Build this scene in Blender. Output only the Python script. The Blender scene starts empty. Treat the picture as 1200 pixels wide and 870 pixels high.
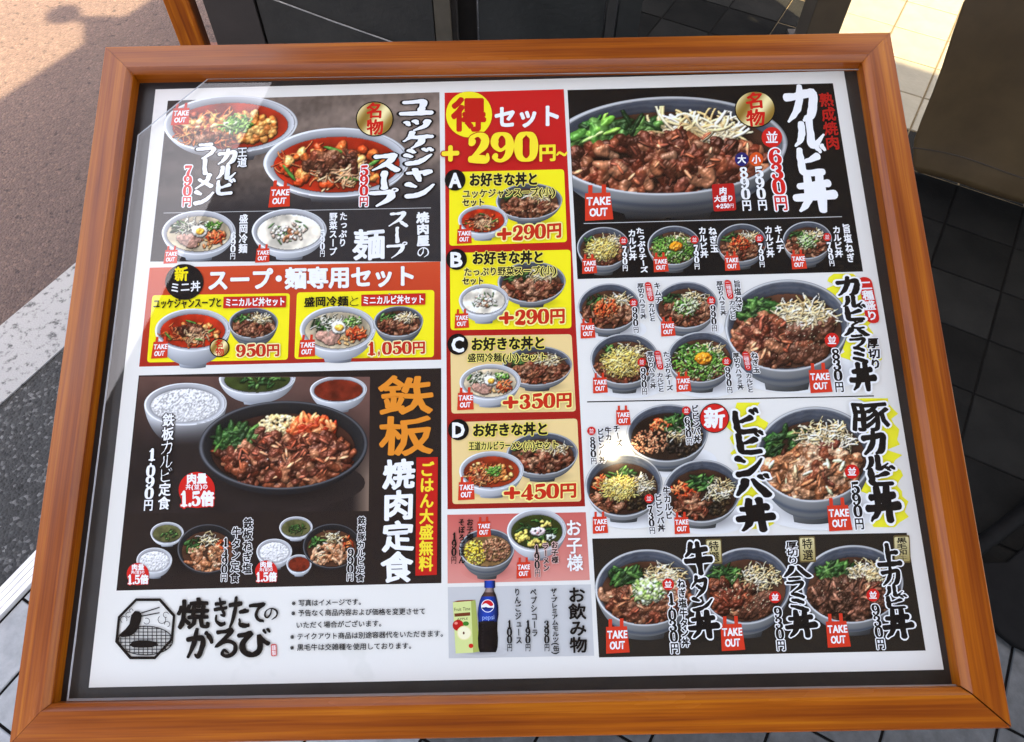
import bpy, math, random
import numpy as np
from mathutils import Vector, Matrix

# ------------------------------------------------------------------ camera, sky, sun, exposure
S = bpy.context.scene
COL = S.collection
CAM_H = 1.5136
CAM_M = np.array([[0.99997840, 0.00657304, 0.0], [0.00541763, -0.82420196, 0.56627005], [0.00372211, -0.56625782, -0.82421977]])
CAM_P = np.array([0, 0, CAM_H])
FOC = 900.0
SUN = np.array([0.09306594, -0.16231653, 0.9823401])

cam = bpy.data.objects.new('camera', bpy.data.cameras.new('camera'))
COL.objects.link(cam)
R = Matrix(((CAM_M[0][0], -CAM_M[0][1], -CAM_M[0][2]), (CAM_M[1][0], -CAM_M[1][1], -CAM_M[1][2]), (CAM_M[2][0], -CAM_M[2][1], -CAM_M[2][2])))
cam.matrix_world = Matrix.Translation((0, 0, CAM_H)) @ R.to_4x4()
cam.data.sensor_width = 36; cam.data.lens = 27.0
cam.data.clip_start = 0.02; cam.data.clip_end = 500
S.camera = cam

W = bpy.data.worlds.new('World'); S.world = W; W.use_nodes = True
wn = W.node_tree
sky = wn.nodes.new('ShaderNodeTexSky'); sky.sky_type = 'NISHITA'; sky.sun_disc = False
sky.sun_elevation = math.radians(79.2); sky.sun_rotation = math.radians(150.2)
sky.air_density = 1.0; sky.dust_density = 9.0; sky.ozone_density = 0.1; sky.altitude = 0
wn.nodes['Background'].inputs[1].default_value = 0.15
wn.links.new(sky.outputs[0], wn.nodes['Background'].inputs[0])
sl = bpy.data.lights.new('sun', 'SUN'); sl.energy = 4.4; sl.angle = math.radians(0.53); sl.color = (1, .80, .50)
sun = bpy.data.objects.new('sun', sl); COL.objects.link(sun)
sun.rotation_euler = Vector(SUN).to_track_quat('Z', 'Y').to_euler(); sun.location = (0, 0, 8)
S.view_settings.view_transform = 'Standard'; S.view_settings.look = 'None'
S.view_settings.gamma = 1; S.view_settings.exposure = 2.5; S.view_settings.use_curve_mapping = False
S.render.engine = 'CYCLES'
S.cycles.max_bounces = 8; S.cycles.transparent_max_bounces = 12
S.cycles.use_denoising = True

# ------------------------------------------------------------------ the place's own axes
E1 = np.array([.8722, -.4891]); E2 = np.array([.4891, .8722])       # directions of the paving grid
def E(a, b, z=0.0): p = a * E1 + b * E2; return (p[0], p[1], z)
O = np.array([-0.313287, 0.58154009, 1.09836715])                    # top left corner of the printed sheet
EU = np.array([0.99950332, 0.02088428, 0.02359983]); EV = np.array([0.02742056, -0.94542636, -0.32468001])
NN = np.cross(EV, EU); NN /= np.linalg.norm(NN); NN = NN if NN[2] > 0 else -NN
SW, SH = 0.6016, 0.4873

def board(pts, off=0.0):
    """measured points -> (u, v) metres on the plane `off` above the printed sheet"""
    p = np.atleast_2d(np.asarray(pts, float))
    d = np.stack([(p[:, 0] - 600) / FOC, (p[:, 1] - 435) / FOC, np.ones(len(p))], 1) @ CAM_M.T
    P = O + NN * off
    l = ((P - CAM_P) @ NN) / (d @ NN)
    Q = CAM_P + d * l[:, None] - P
    return np.stack([Q @ EU, Q @ EV], 1)
def bw(u, v, z=0.0):                                                 # sheet coordinates -> world
    return O + EU * u + EV * v + NN * z
def lin(c):
    c = np.asarray(c, float)
    return np.where(c <= .04045, c / 12.92, ((np.clip(c, 0, 1.2) + .055) / 1.055) ** 2.4)

# ------------------------------------------------------------------ materials
def new_mat(name):
    m = bpy.data.materials.new(name); m.use_nodes = True
    nt = m.node_tree; b = nt.nodes['Principled BSDF']
    return m, nt, b
def N(nt, t, **kw):
    n = nt.nodes.new(t)
    for k, v in kw.items():
        if k.startswith('i_'): n.inputs[int(k[2:])].default_value = v
        else: setattr(n, k, v)
    return n
def ramp(nt, fac, stops):
    r = nt.nodes.new('ShaderNodeValToRGB'); e = r.color_ramp.elements
    while len(e) < len(stops): e.new(0.5)
    for x, (p, c) in zip(e, stops): x.position = p; x.color = (*c, 1)
    nt.links.new(fac, r.inputs[0]); return r.outputs[0]
def noisy(name, c0, c1, scale, rough=.8, bump=.0, bscale=None, detail=6, spread=(.35, .65), spec=.5, metal=0, coord='Object', var=None):
    m, nt, b = new_mat(name)
    tc = N(nt, 'ShaderNodeTexCoord')
    n = N(nt, 'ShaderNodeTexNoise'); n.inputs['Scale'].default_value = scale; n.inputs['Detail'].default_value = detail; n.inputs['Roughness'].default_value = .62
    nt.links.new(tc.outputs[coord], n.inputs[0])
    col = ramp(nt, n.outputs[0], [(spread[0], c0), (spread[1], c1)])
    if var:
        oi = N(nt, 'ShaderNodeObjectInfo'); mr = N(nt, 'ShaderNodeMapRange', i_3=1 - var, i_4=1 + var); nt.links.new(oi.outputs['Random'], mr.inputs[0])
        hv = N(nt, 'ShaderNodeHueSaturation'); nt.links.new(mr.outputs[0], hv.inputs['Value']); nt.links.new(col, hv.inputs['Color']); col = hv.outputs[0]
    nt.links.new(col, b.inputs['Base Color'])
    b.inputs['Roughness'].default_value = rough; b.inputs['Metallic'].default_value = metal
    b.inputs['Specular IOR Level'].default_value = spec
    if bump:
        n2 = N(nt, 'ShaderNodeTexNoise'); n2.inputs['Scale'].default_value = bscale or scale * 3; n2.inputs['Detail'].default_value = 5
        nt.links.new(tc.outputs[coord], n2.inputs[0])
        bp = N(nt, 'ShaderNodeBump'); bp.inputs['Strength'].default_value = 1; bp.inputs['Distance'].default_value = bump
        nt.links.new(n2.outputs[0], bp.inputs['Height']); nt.links.new(bp.outputs[0], b.inputs['Normal'])
    return m
def asphalt(name, base, stone, tint):
    m, nt, b = new_mat(name); tc = N(nt, 'ShaderNodeTexCoord')
    vo = N(nt, 'ShaderNodeTexVoronoi'); vo.inputs['Scale'].default_value = 150; nt.links.new(tc.outputs['Object'], vo.inputs[0])
    sep = N(nt, 'ShaderNodeSeparateColor'); nt.links.new(vo.outputs['Color'], sep.inputs[0])
    c1 = ramp(nt, sep.outputs[0], [(.0, tint), (.45, base), (.8, base), (1.0, stone)])
    n = N(nt, 'ShaderNodeTexNoise'); n.inputs['Scale'].default_value = 5; n.inputs['Detail'].default_value = 8; n.inputs['Roughness'].default_value = .7; nt.links.new(tc.outputs['Object'], n.inputs[0])
    mr = N(nt, 'ShaderNodeMapRange', i_3=.72, i_4=1.28); nt.links.new(n.outputs[0], mr.inputs[0])
    n3 = N(nt, 'ShaderNodeTexNoise'); n3.inputs['Scale'].default_value = 45; n3.inputs['Detail'].default_value = 4; nt.links.new(tc.outputs['Object'], n3.inputs[0])
    pit = ramp(nt, n3.outputs[0], [(.30, (.35, .35, .35)), (.40, (1, 1, 1))])
    mx = N(nt, 'ShaderNodeMix', data_type='RGBA', blend_type='MULTIPLY'); mx.inputs[0].default_value = 1
    nt.links.new(c1, mx.inputs[6]); nt.links.new(pit, mx.inputs[7])
    hv = N(nt, 'ShaderNodeHueSaturation'); nt.links.new(mr.outputs[0], hv.inputs['Value']); nt.links.new(mx.outputs[2], hv.inputs['Color'])
    nt.links.new(hv.outputs[0], b.inputs['Base Color']); b.inputs['Roughness'].default_value = .9
    ad = N(nt, 'ShaderNodeMath', operation='SUBTRACT'); nt.links.new(n3.outputs[0], ad.inputs[0]); nt.links.new(vo.outputs[0], ad.inputs[1])
    bp = N(nt, 'ShaderNodeBump'); bp.inputs['Distance'].default_value = .004; bp.inputs['Strength'].default_value = .9
    nt.links.new(ad.outputs[0], bp.inputs['Height']); nt.links.new(bp.outputs[0], b.inputs['Normal'])
    return m
M = {}
M['asphalt_warm'] = asphalt('asphalt_warm', (.066, .043, .036), (.100, .066, .052), (.050, .033, .028))
M['asphalt_dark'] = asphalt('asphalt_dark', (.026, .027, .027), (.11, .11, .11), (.014, .014, .014))
M['line'] = noisy('road_line_paint', (.05, .05, .05), (.24, .24, .235), 55, .8, .0015, 200, detail=10, spread=(.34, .47))
M['strip'] = noisy('granite_strip', (.50, .50, .50), (.62, .62, .61), 30, .55)
M['mortar'] = noisy('mortar_joint', (.004, .004, .004), (.007, .0065, .006), 60, .9, spec=.05)
M['mortar_tan'] = noisy('tan_mortar_joint', (.070, .055, .032), (.095, .074, .044), 60, .9, spec=.1)
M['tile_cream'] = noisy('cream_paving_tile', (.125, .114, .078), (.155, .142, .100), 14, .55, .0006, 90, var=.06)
M['tile_dark'] = noisy('shaded_paving_tile', (.0070, .0072, .0068), (.0135, .0135, .0125), 7, .9, .0012, 120, var=.32, spec=.03, spread=(.3, .7))  # deep shade on the paving, put into the tile colour
M['tile_grey'] = noisy('grey_paving_tile', (.17, .185, .195), (.25, .265, .275), 30, .5, .0018, 60, var=.06)
M['tile_slate'] = noisy('slate_paving_tile', (.030, .033, .034), (.062, .068, .070), 30, .6, .002, 50, var=.08)
M['black_rubber'] = noisy('black_rubber', (.003, .003, .003), (.005, .005, .005), 40, .7, spec=.08)
M['cabinet'] = noisy('grey_brown_panel', (.020, .016, .0145), (.026, .021, .019), 9, .6, .0006, 120)
M['cabinet2'] = noisy('grey_textured_panel', (.012, .012, .011), (.020, .019, .017), 12, .6, .0016, 60)
M['dark_panel'] = noisy('dark_door_panel', (.008, .009, .0085), (.014, .015, .014), 12, .55, .0016, 60)
M['trim'] = noisy('brown_metal_trim', (.05, .042, .03), (.068, .058, .042), 20, .5)
M['cloth'] = noisy('brown_vinyl_cloth', (.054, .033, .0125), (.084, .054, .022), 5, .55, .0008, 14, detail=8)
M['post'] = noisy('brown_post_paint', (.030, .021, .012), (.042, .030, .017), 9, .6)
M['wall'] = noisy('rendered_wall', (.16, .15, .14), (.22, .21, .19), 8, .85, .002, 60)
M['soffit'] = noisy('warm_soffit', (.24, .20, .145), (.29, .245, .18), 2, .9, spec=.1)  # underside colour picked to bounce warm fill light onto the board
M['wire'] = noisy('grey_wire', (.18, .18, .18), (.26, .26, .26), 50, .4)
M['backing'] = noisy('black_backing_board', (.012, .012, .013), (.022, .022, .023), 25, .45, .0002, 300)
M['gap'] = noisy('dark_joint', (.006, .004, .003), (.01, .007, .005), 40, .9)
M['bolt'] = noisy('steel', (.35, .35, .35), (.5, .5, .5), 40, .35, metal=1)
M['lamp'] = noisy('lamp_housing', (.03, .03, .03), (.05, .05, .05), 20, .5)

def wood(name, tone=1.0):
    m, nt, b = new_mat(name)
    uv = N(nt, 'ShaderNodeUVMap')
    mp = N(nt, 'ShaderNodeMapping'); mp.inputs['Scale'].default_value = (2.2, 120, 1); nt.links.new(uv.outputs[0], mp.inputs[0])
    n1 = N(nt, 'ShaderNodeTexNoise'); n1.inputs['Scale'].default_value = 1; n1.inputs['Detail'].default_value = 5; n1.inputs['Distortion'].default_value = .5; nt.links.new(mp.outputs[0], n1.inputs[0])
    mp2 = N(nt, 'ShaderNodeMapping'); mp2.inputs['Scale'].default_value = (12, 620, 1); nt.links.new(uv.outputs[0], mp2.inputs[0])
    n2 = N(nt, 'ShaderNodeTexNoise'); n2.inputs['Scale'].default_value = 1; n2.inputs['Detail'].default_value = 3; nt.links.new(mp2.outputs[0], n2.inputs[0])
    mp3 = N(nt, 'ShaderNodeMapping'); mp3.inputs['Scale'].default_value = (5, 26, 1); nt.links.new(uv.outputs[0], mp3.inputs[0])
    n3 = N(nt, 'ShaderNodeTexNoise'); n3.inputs['Scale'].default_value = 1; n3.inputs['Detail'].default_value = 3; nt.links.new(mp3.outputs[0], n3.inputs[0])
    t = tone
    c = ramp(nt, n1.outputs[0], [(.30, (.260 * t, .052 * t, .0010 * t)), (.50, (.420 * t, .108 * t, .0016 * t)), (.70, (.580 * t, .190 * t, .0050 * t))])
    c2 = ramp(nt, n2.outputs[0], [(.34, (.72, .62, .56)), (.58, (1, 1, 1))])
    c3 = ramp(nt, n3.outputs[0], [(.30, (.66, .56, .50)), (.64, (1.08, 1.08, 1.1))])
    mx = N(nt, 'ShaderNodeMix', data_type='RGBA', blend_type='MULTIPLY'); mx.inputs[0].default_value = .8
    nt.links.new(c, mx.inputs[6]); nt.links.new(c2, mx.inputs[7])
    mx2 = N(nt, 'ShaderNodeMix', data_type='RGBA', blend_type='MULTIPLY'); mx2.inputs[0].default_value = .9
    nt.links.new(mx.outputs[2], mx2.inputs[6]); nt.links.new(c3, mx2.inputs[7])
    nt.links.new(mx2.outputs[2], b.inputs['Base Color'])
    b.inputs['Roughness'].default_value = .45; b.inputs['Specular IOR Level'].default_value = .15; b.inputs['Coat Weight'].default_value = .5; b.inputs['Coat Roughness'].default_value = .12
    mr_ = N(nt, 'ShaderNodeMapRange', i_1=.3, i_2=.7, i_3=.06, i_4=.34); nt.links.new(n3.outputs[0], mr_.inputs[0]); nt.links.new(mr_.outputs[0], b.inputs['Coat Roughness'])
    bp = N(nt, 'ShaderNodeBump'); bp.inputs['Distance'].default_value = .0003; bp.inputs['Strength'].default_value = .6
    nt.links.new(n2.outputs[0], bp.inputs['Height']); nt.links.new(bp.outputs[0], b.inputs['Normal'])
    return m
M['wood'] = wood('stained_pine', .84); M['wood_old'] = wood('old_stained_pine', .62)

def ink():
    m, nt, b = new_mat('printed_ink')
    a = N(nt, 'ShaderNodeVertexColor'); a.layer_name = 'ink'
    nt.links.new(a.outputs[0], b.inputs['Base Color']); b.inputs['Roughness'].default_value = .7; b.inputs['Specular IOR Level'].default_value = .04
    return m
M['ink'] = ink()
def paper():
    m, nt, b = new_mat('white_print_paper'); tc = N(nt, 'ShaderNodeTexCoord')
    n = N(nt, 'ShaderNodeTexNoise'); n.inputs['Scale'].default_value = 7; n.inputs['Detail'].default_value = 4; nt.links.new(tc.outputs['Object'], n.inputs[0])
    c = ramp(nt, n.outputs[0], [(.3, (.79, .785, .745)), (.7, (.83, .82, .78))])
    # pale water stains
    n2 = N(nt, 'ShaderNodeTexNoise'); n2.inputs['Scale'].default_value = 22; n2.inputs['Detail'].default_value = 3; nt.links.new(tc.outputs['Object'], n2.inputs[0])
    c2 = ramp(nt, n2.outputs[0], [(.66, (1, 1, 1)), (.70, (.90, .91, .90)), (.78, (.93, .94, .93))])
    mx = N(nt, 'ShaderNodeMix', data_type='RGBA', blend_type='MULTIPLY'); mx.inputs[0].default_value = .6
    nt.links.new(c, mx.inputs[6]); nt.links.new(c2, mx.inputs[7]); nt.links.new(mx.outputs[2], b.inputs['Base Color'])
    b.inputs['Roughness'].default_value = .6; b.inputs['Specular IOR Level'].default_value = .15
    return m
M['paper'] = paper()
def glass():
    m = bpy.data.materials.new('clear_acrylic'); m.use_nodes = True; nt = m.node_tree; nt.nodes.clear()
    out = N(nt, 'ShaderNodeOutputMaterial'); tr = N(nt, 'ShaderNodeBsdfTransparent'); tr.inputs[0].default_value = (.955, .97, .965, 1)
    gl = N(nt, 'ShaderNodeBsdfGlossy'); gl.inputs['Roughness'].default_value = .018; gl.inputs[0].default_value = (1, 1, 1, 1)
    fr = N(nt, 'ShaderNodeFresnel'); fr.inputs[0].default_value = 1.52
    geo = N(nt, 'ShaderNodeNewGeometry'); inv = N(nt, 'ShaderNodeMath', operation='SUBTRACT'); inv.inputs[0].default_value = 1; nt.links.new(geo.outputs['Backfacing'], inv.inputs[1])
    mu = N(nt, 'ShaderNodeMath', operation='MULTIPLY'); nt.links.new(fr.outputs[0], mu.inputs[0]); nt.links.new(inv.outputs[0], mu.inputs[1])
    mx = N(nt, 'ShaderNodeMixShader'); nt.links.new(mu.outputs[0], mx.inputs[0]); nt.links.new(tr.outputs[0], mx.inputs[1]); nt.links.new(gl.outputs[0], mx.inputs[2])
    # dust specks and light scratches lying on the sheet
    tc = N(nt, 'ShaderNodeTexCoord')
    vo = N(nt, 'ShaderNodeTexVoronoi'); vo.inputs['Scale'].default_value = 22; nt.links.new(tc.outputs['Object'], vo.inputs[0])
    sp = N(nt, 'ShaderNodeSeparateColor'); nt.links.new(vo.outputs['Color'], sp.inputs[0])
    r_ = N(nt, 'ShaderNodeMath', operation='MULTIPLY', i_1=.022); nt.links.new(sp.outputs[0], r_.inputs[0])
    lt = N(nt, 'ShaderNodeMath', operation='LESS_THAN'); nt.links.new(vo.outputs['Distance'], lt.inputs[0]); nt.links.new(r_.outputs[0], lt.inputs[1])
    n = N(nt, 'ShaderNodeTexNoise'); n.inputs['Scale'].default_value = 6; n.inputs['Detail'].default_value = 8; n.inputs['Roughness'].default_value = .75; nt.links.new(tc.outputs['Object'], n.inputs[0])
    hz = N(nt, 'ShaderNodeMapRange', i_1=.48, i_2=.78, i_3=.0008, i_4=.012); nt.links.new(n.outputs[0], hz.inputs[0])
    l5 = N(nt, 'ShaderNodeMath', operation='MULTIPLY', i_1=.5); nt.links.new(lt.outputs[0], l5.inputs[0])
    mxx = N(nt, 'ShaderNodeMath', operation='MAXIMUM'); nt.links.new(l5.outputs[0], mxx.inputs[0]); nt.links.new(hz.outputs[0], mxx.inputs[1])
    df = N(nt, 'ShaderNodeBsdfDiffuse'); df.inputs[0].default_value = (.6, .6, .58, 1)
    m2 = N(nt, 'ShaderNodeMixShader'); nt.links.new(mxx.outputs[0], m2.inputs[0]); nt.links.new(mx.outputs[0], m2.inputs[1]); nt.links.new(df.outputs[0], m2.inputs[2])
    nt.links.new(m2.outputs[0], out.inputs[0]); return m
M['glass'] = glass()
def edge_mat():
    m, nt, b = new_mat('acrylic_cut_edge'); b.inputs['Base Color'].default_value = (.62, .68, .72, 1); b.inputs['Roughness'].default_value = .2
    b.inputs['Alpha'].default_value = .65
    return m
M['edge'] = edge_mat()

# ------------------------------------------------------------------ object helpers
def tag(o, label=None, cat=None, group=None, kind=None):
    if label: o['label'] = label
    if cat: o['category'] = cat
    if group: o['group'] = group
    if kind: o['kind'] = kind
    return o
def mesh_obj(name, verts, faces, mats, parent=None, fm=None, smooth=False):
    me = bpy.data.meshes.new(name); me.from_pydata([tuple(map(float, v)) for v in verts], [], faces)
    for m in (mats if isinstance(mats, (list, tuple)) else [mats]): me.materials.append(m)
    if fm is not None: me.polygons.foreach_set('material_index', fm)
    if smooth: me.polygons.foreach_set('use_smooth', [True] * len(me.polygons))
    me.update()
    o = bpy.data.objects.new(name, me); COL.objects.link(o)
    if parent: o.parent = parent
    return o
def prism(poly, z0, z1):
    n = len(poly)
    v = [(*p[:2], z0) for p in poly] + [(*p[:2], z1) for p in poly]
    area = sum(poly[i][0] * poly[(i + 1) % n][1] - poly[(i + 1) % n][0] * poly[i][1] for i in range(n))
    f = [list(range(n))[::-1], list(range(n, 2 * n))] + [[i, (i + 1) % n, n + (i + 1) % n, n + i] for i in range(n)]
    if area < 0: f = [x[::-1] for x in f]
    return v, f
def join(parts):
    V, F = [], []
    for v, f in parts:
        k = len(V); V += list(v); F += [[i + k for i in x] for x in f]
    return V, F
def bevel(o, w, seg=2):
    md = o.modifiers.new('bevel', 'BEVEL'); md.width = w; md.segments = seg; md.limit_method = 'ANGLE'; md.angle_limit = math.radians(40)
    return o
def eprism(a0, a1, b0, b1, z0, z1): return prism([E(a0, b0), E(a1, b0), E(a1, b1), E(a0, b1)], z0, z1)
def empty(name, loc):
    o = bpy.data.objects.new(name, None); o.location = loc; COL.objects.link(o); o.empty_display_size = .1; return o
def under(root, o):                                                  # geometry was written in world metres
    o.parent = root; o.location = -root.location; return o
def tube(pts, r, n=8):
    pts = [Vector(p) for p in pts]; V, F = [], []
    for i, p in enumerate(pts):
        d = (pts[min(i + 1, len(pts) - 1)] - pts[max(i - 1, 0)]).normalized()
        a = d.orthogonal().normalized() if i == 0 else (a - d * a.dot(d)).normalized()
        b = d.cross(a)
        for k in range(n):
            t = 2 * math.pi * k / n; V.append(p + (a * math.cos(t) + b * math.sin(t)) * r)
    for i in range(len(pts) - 1):
        for k in range(n): F.append([i * n + k, i * n + (k + 1) % n, (i + 1) * n + (k + 1) % n, (i + 1) * n + k])
    F.append(list(range(n))[::-1]); F.append([(len(pts) - 1) * n + k for k in range(n)])
    return V, F

# ------------------------------------------------------------------ ground
g = mesh_obj('ground', [(-80, -80, -.03), (80, -80, -.03), (80, 80, -.03), (-80, 80, -.03)], [[0, 1, 2, 3]], M['asphalt_warm']); tag(g, kind='structure')
BIG = 14
o = mesh_obj('road', *prism([E(-30, -BIG), E(-1.675, -BIG), E(-1.675, BIG), E(-30, BIG)], -.028, 0), M['asphalt_warm']); tag(o, kind='structure')
o = mesh_obj('road_edge_asphalt', *eprism(-1.675, -1.132, -BIG, BIG, -.028, 0), M['asphalt_dark']); tag(o, kind='structure')
o = mesh_obj('road_edge_line', *eprism(-1.675, -1.488, -BIG, BIG, .001, .005), M['line']); tag(o, kind='structure')
parts = [eprism(-1.132 + k * .0118, -1.132 + k * .0118 + .0104, -BIG, BIG, -.028, .008) for k in range(4)]
o = mesh_obj('kerb_strip', *join(parts), M['strip']); tag(o, kind='structure')
pav = mesh_obj('pavement', *eprism(-1.085, BIG, -BIG, BIG, -.028, -.003), M['mortar']); tag(pav, kind='structure')
mesh_obj('joint_bed', *eprism(-.434, BIG, 2.11, BIG, -.02, -.0022), M['mortar_tan'], pav)
T = .18; GA, GB = -.0741, 3.010
def tile_mesh(name, m):
    h = T / 2 - .0026; c = .0018
    v = [(sx * h, sy * h, -.012) for sx, sy in ((-1, -1), (1, -1), (1, 1), (-1, 1))] + [(sx * h, sy * h, -.0015) for sx, sy in ((-1, -1), (1, -1), (1, 1), (-1, 1))] + [(sx * (h - c), sy * (h - c), 0) for sx, sy in ((-1, -1), (1, -1), (1, 1), (-1, 1))]
    f = [[8, 9, 10, 11]] + [[i + k, (i + 1) % 4 + k, (i + 1) % 4 + k + 4, i + k + 4] for k in (0, 4) for i in range(4)]
    me = bpy.data.meshes.new(name); me.from_pydata(v, [], f); me.materials.append(m); me.update(); return me
tms = {k: tile_mesh('paving_tile', M[k]) for k in ('tile_cream', 'tile_dark', 'tile_grey', 'tile_slate')}
rot = math.atan2(E1[1], E1[0]); rnd = random.Random(4)
cells = []; cut = []
for i in range(-6, 40):
    for j in range(-40, 45):
        a, b = GA + (i + .5) * T, GB - (j + .5) * T
        if a + T / 2 - .02 < -1.085: continue
        if a - T / 2 < -1.085:
            if -2 < b < 1.2: cut.append((a, b))
            continue
        p = E(a, b)
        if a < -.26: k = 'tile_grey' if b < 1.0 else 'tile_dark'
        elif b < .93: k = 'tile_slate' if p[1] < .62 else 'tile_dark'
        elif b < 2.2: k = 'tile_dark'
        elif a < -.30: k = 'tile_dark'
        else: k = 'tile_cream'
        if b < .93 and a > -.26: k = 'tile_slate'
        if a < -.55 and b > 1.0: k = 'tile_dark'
        # rank: what shows beside the menu board first
        vis = (p[0] > .3 and .2 < p[1] < 3.3 and p[0] < 2.4) or (-1.2 < p[0] < -.6 and p[1] < .8 and p[1] > 0)
        cells.append((0 if vis else 1, math.hypot(p[0] - .4, p[1] - 1.6), a, b, k))
cells.sort()
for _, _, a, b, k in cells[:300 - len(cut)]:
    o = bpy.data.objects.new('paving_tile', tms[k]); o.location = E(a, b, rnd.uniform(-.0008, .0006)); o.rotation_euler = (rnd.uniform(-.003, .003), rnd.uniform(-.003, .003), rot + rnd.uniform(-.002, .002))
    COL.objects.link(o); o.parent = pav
if cut:
    a = cut[0][0]; lo, hi = -1.080, a + T / 2 - .0026; hw = (hi - lo) / 2; h = T / 2 - .0026
    me = bpy.data.meshes.new('cut_paving_tile'); c = .0018
    v = [(sx * hw, sy * h, -.012) for sx, sy in ((-1, -1), (1, -1), (1, 1), (-1, 1))] + [(sx * hw, sy * h, -.0015) for sx, sy in ((-1, -1), (1, -1), (1, 1), (-1, 1))] + [(sx * (hw - c), sy * (h - c), 0) for sx, sy in ((-1, -1), (1, -1), (1, 1), (-1, 1))]
    me.from_pydata(v, [], [[8, 9, 10, 11]] + [[i + k, (i + 1) % 4 + k, (i + 1) % 4 + k + 4, i + k + 4] for k in (0, 4) for i in range(4)]); me.materials.append(M['tile_grey']); me.update()
    for _, b in cut:
        o = bpy.data.objects.new('paving_tile', me); o.location = E((lo + hi) / 2, b); o.rotation_euler = (0, 0, rot); COL.objects.link(o); o.parent = pav
V, F, FM = [], [], []
ks = ['tile_cream', 'tile_dark', 'tile_grey', 'tile_slate']
for _, d, a, b, k in cells[300 - len(cut):]:
    h = T / 2 - .0026; n0 = len(V)
    for sx, sy in ((-1, -1), (1, -1), (1, 1), (-1, 1)): V.append(E(a + sx * h, b + sy * h, 0))
    for sx, sy in ((-1, -1), (1, -1), (1, 1), (-1, 1)): V.append(E(a + sx * h, b + sy * h, -.012))
    F += [[n0, n0 + 1, n0 + 2, n0 + 3]] + [[n0 + 4 + i, n0 + 4 + (i + 1) % 4, n0 + (i + 1) % 4, n0 + i] for i in range(4)]; FM += [ks.index(k)] * 5
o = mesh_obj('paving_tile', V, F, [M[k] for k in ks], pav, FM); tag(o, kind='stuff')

# ------------------------------------------------------------------ canopy of the shop and its walls
CZ = 4.0
HA, HB = E1 @ np.array([.371, -.224]), E2 @ np.array([.371, -.224])      # a small gap in the canopy lets a spot of sun through
def canopy():
    a0, a1, b0, b1 = -1.766, 7.0, -3.2, 2.229
    ga, gb = .011, .010
    P = [eprism(a0, HA - ga, b0, b1, CZ, CZ + .03), eprism(HA + ga, a1, b0, b1, CZ, CZ + .03),
         eprism(HA - ga, HA + ga, b0, HB - gb, CZ, CZ + .03), eprism(HA - ga, HA + ga, HB + gb, b1, CZ, CZ + .03),
         eprism(a0, .134, b1, 9.0, CZ, CZ + .03)]
    return join(P)
root = empty('shop_canopy', E(-1.766, 2.0, 0)); tag(root, 'tan flat canopy over the shop front, shading the menu board', 'canopy')
under(root, mesh_obj('roof_slab', *canopy(), M['soffit']))
for a, b in ((6.6, -2.8), (6.6, 2.0)): under(root, mesh_obj('column', *eprism(a, a + .2, b, b + .2, 0, CZ), M['wall']))
under(root, mesh_obj('shop_wall', *eprism(-1.35, -.75, 3.6, 3.8, 0, CZ), M['dark_panel']))
# lamp on a bracket at the canopy edge (its shadow falls on the sunlit road)
lr = empty('canopy_lamp', E(-1.766, 1.0, CZ)); tag(lr, 'round lamp on a short bracket at the canopy edge', 'lamp')
def shade_src(px, z=CZ):
    d = CAM_M @ np.array([(px[0] - 600) / FOC, (px[1] - 435) / FOC, 1.]); gp = CAM_P + d * (-CAM_H / d[2]); return gp + SUN * (z / SUN[2])
def on_ground(px, z=0.0):
    d = CAM_M @ np.array([(px[0] - 600) / FOC, (px[1] - 435) / FOC, 1.]); return CAM_P + d * ((z - CAM_H) / d[2])
c = shade_src((74, 17), CZ + .05)
V, F = [], []
for i in range(9):
    t = math.pi * i / 8
    for k in range(14):
        s = 2 * math.pi * k / 14; V.append((c[0] + .062 * math.sin(t) * math.cos(s), c[1] + .062 * math.sin(t) * math.sin(s), c[2] + .05 * math.cos(t)))
for i in range(8):
    for k in range(14): F.append([i * 14 + k, (i + 1) * 14 + k, (i + 1) * 14 + (k + 1) % 14, i * 14 + (k + 1) % 14])
under(lr, mesh_obj('lamp_globe', V, F, M['lamp'], smooth=True))
q = shade_src((112, 27), CZ + .05)
under(lr, mesh_obj('bracket', *tube([c, (np.array(c) + q) / 2, q + (q - c) * .6], .02), M['lamp']))
q2 = shade_src((100, 30), CZ + .05)
qa = [shade_src(p, CZ + .03) for p in ((97, 20), (150, 20), (140, 60), (98, 50))]
under(lr, mesh_obj('mounting_plate', *prism(qa, CZ + .02, CZ + .06), M['lamp']))

# ------------------------------------------------------------------ things behind the board
def wall_box(p0, p1, depth, z0, z1):
    """upright slab with its face from p0 to p1 (ground points), going `depth` away from the viewer"""
    d = np.array([p1[0] - p0[0], p1[1] - p0[1]]); d /= np.linalg.norm(d); n = np.array([-d[1], d[0]])
    return prism([(p0[0], p0[1]), (p1[0], p1[1]), (p1[0] + n[0] * depth, p1[1] + n[1] * depth), (p0[0] + n[0] * depth, p0[1] + n[1] * depth)], z0, z1)
def gp(x, y=80): return on_ground((x, y))
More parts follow.
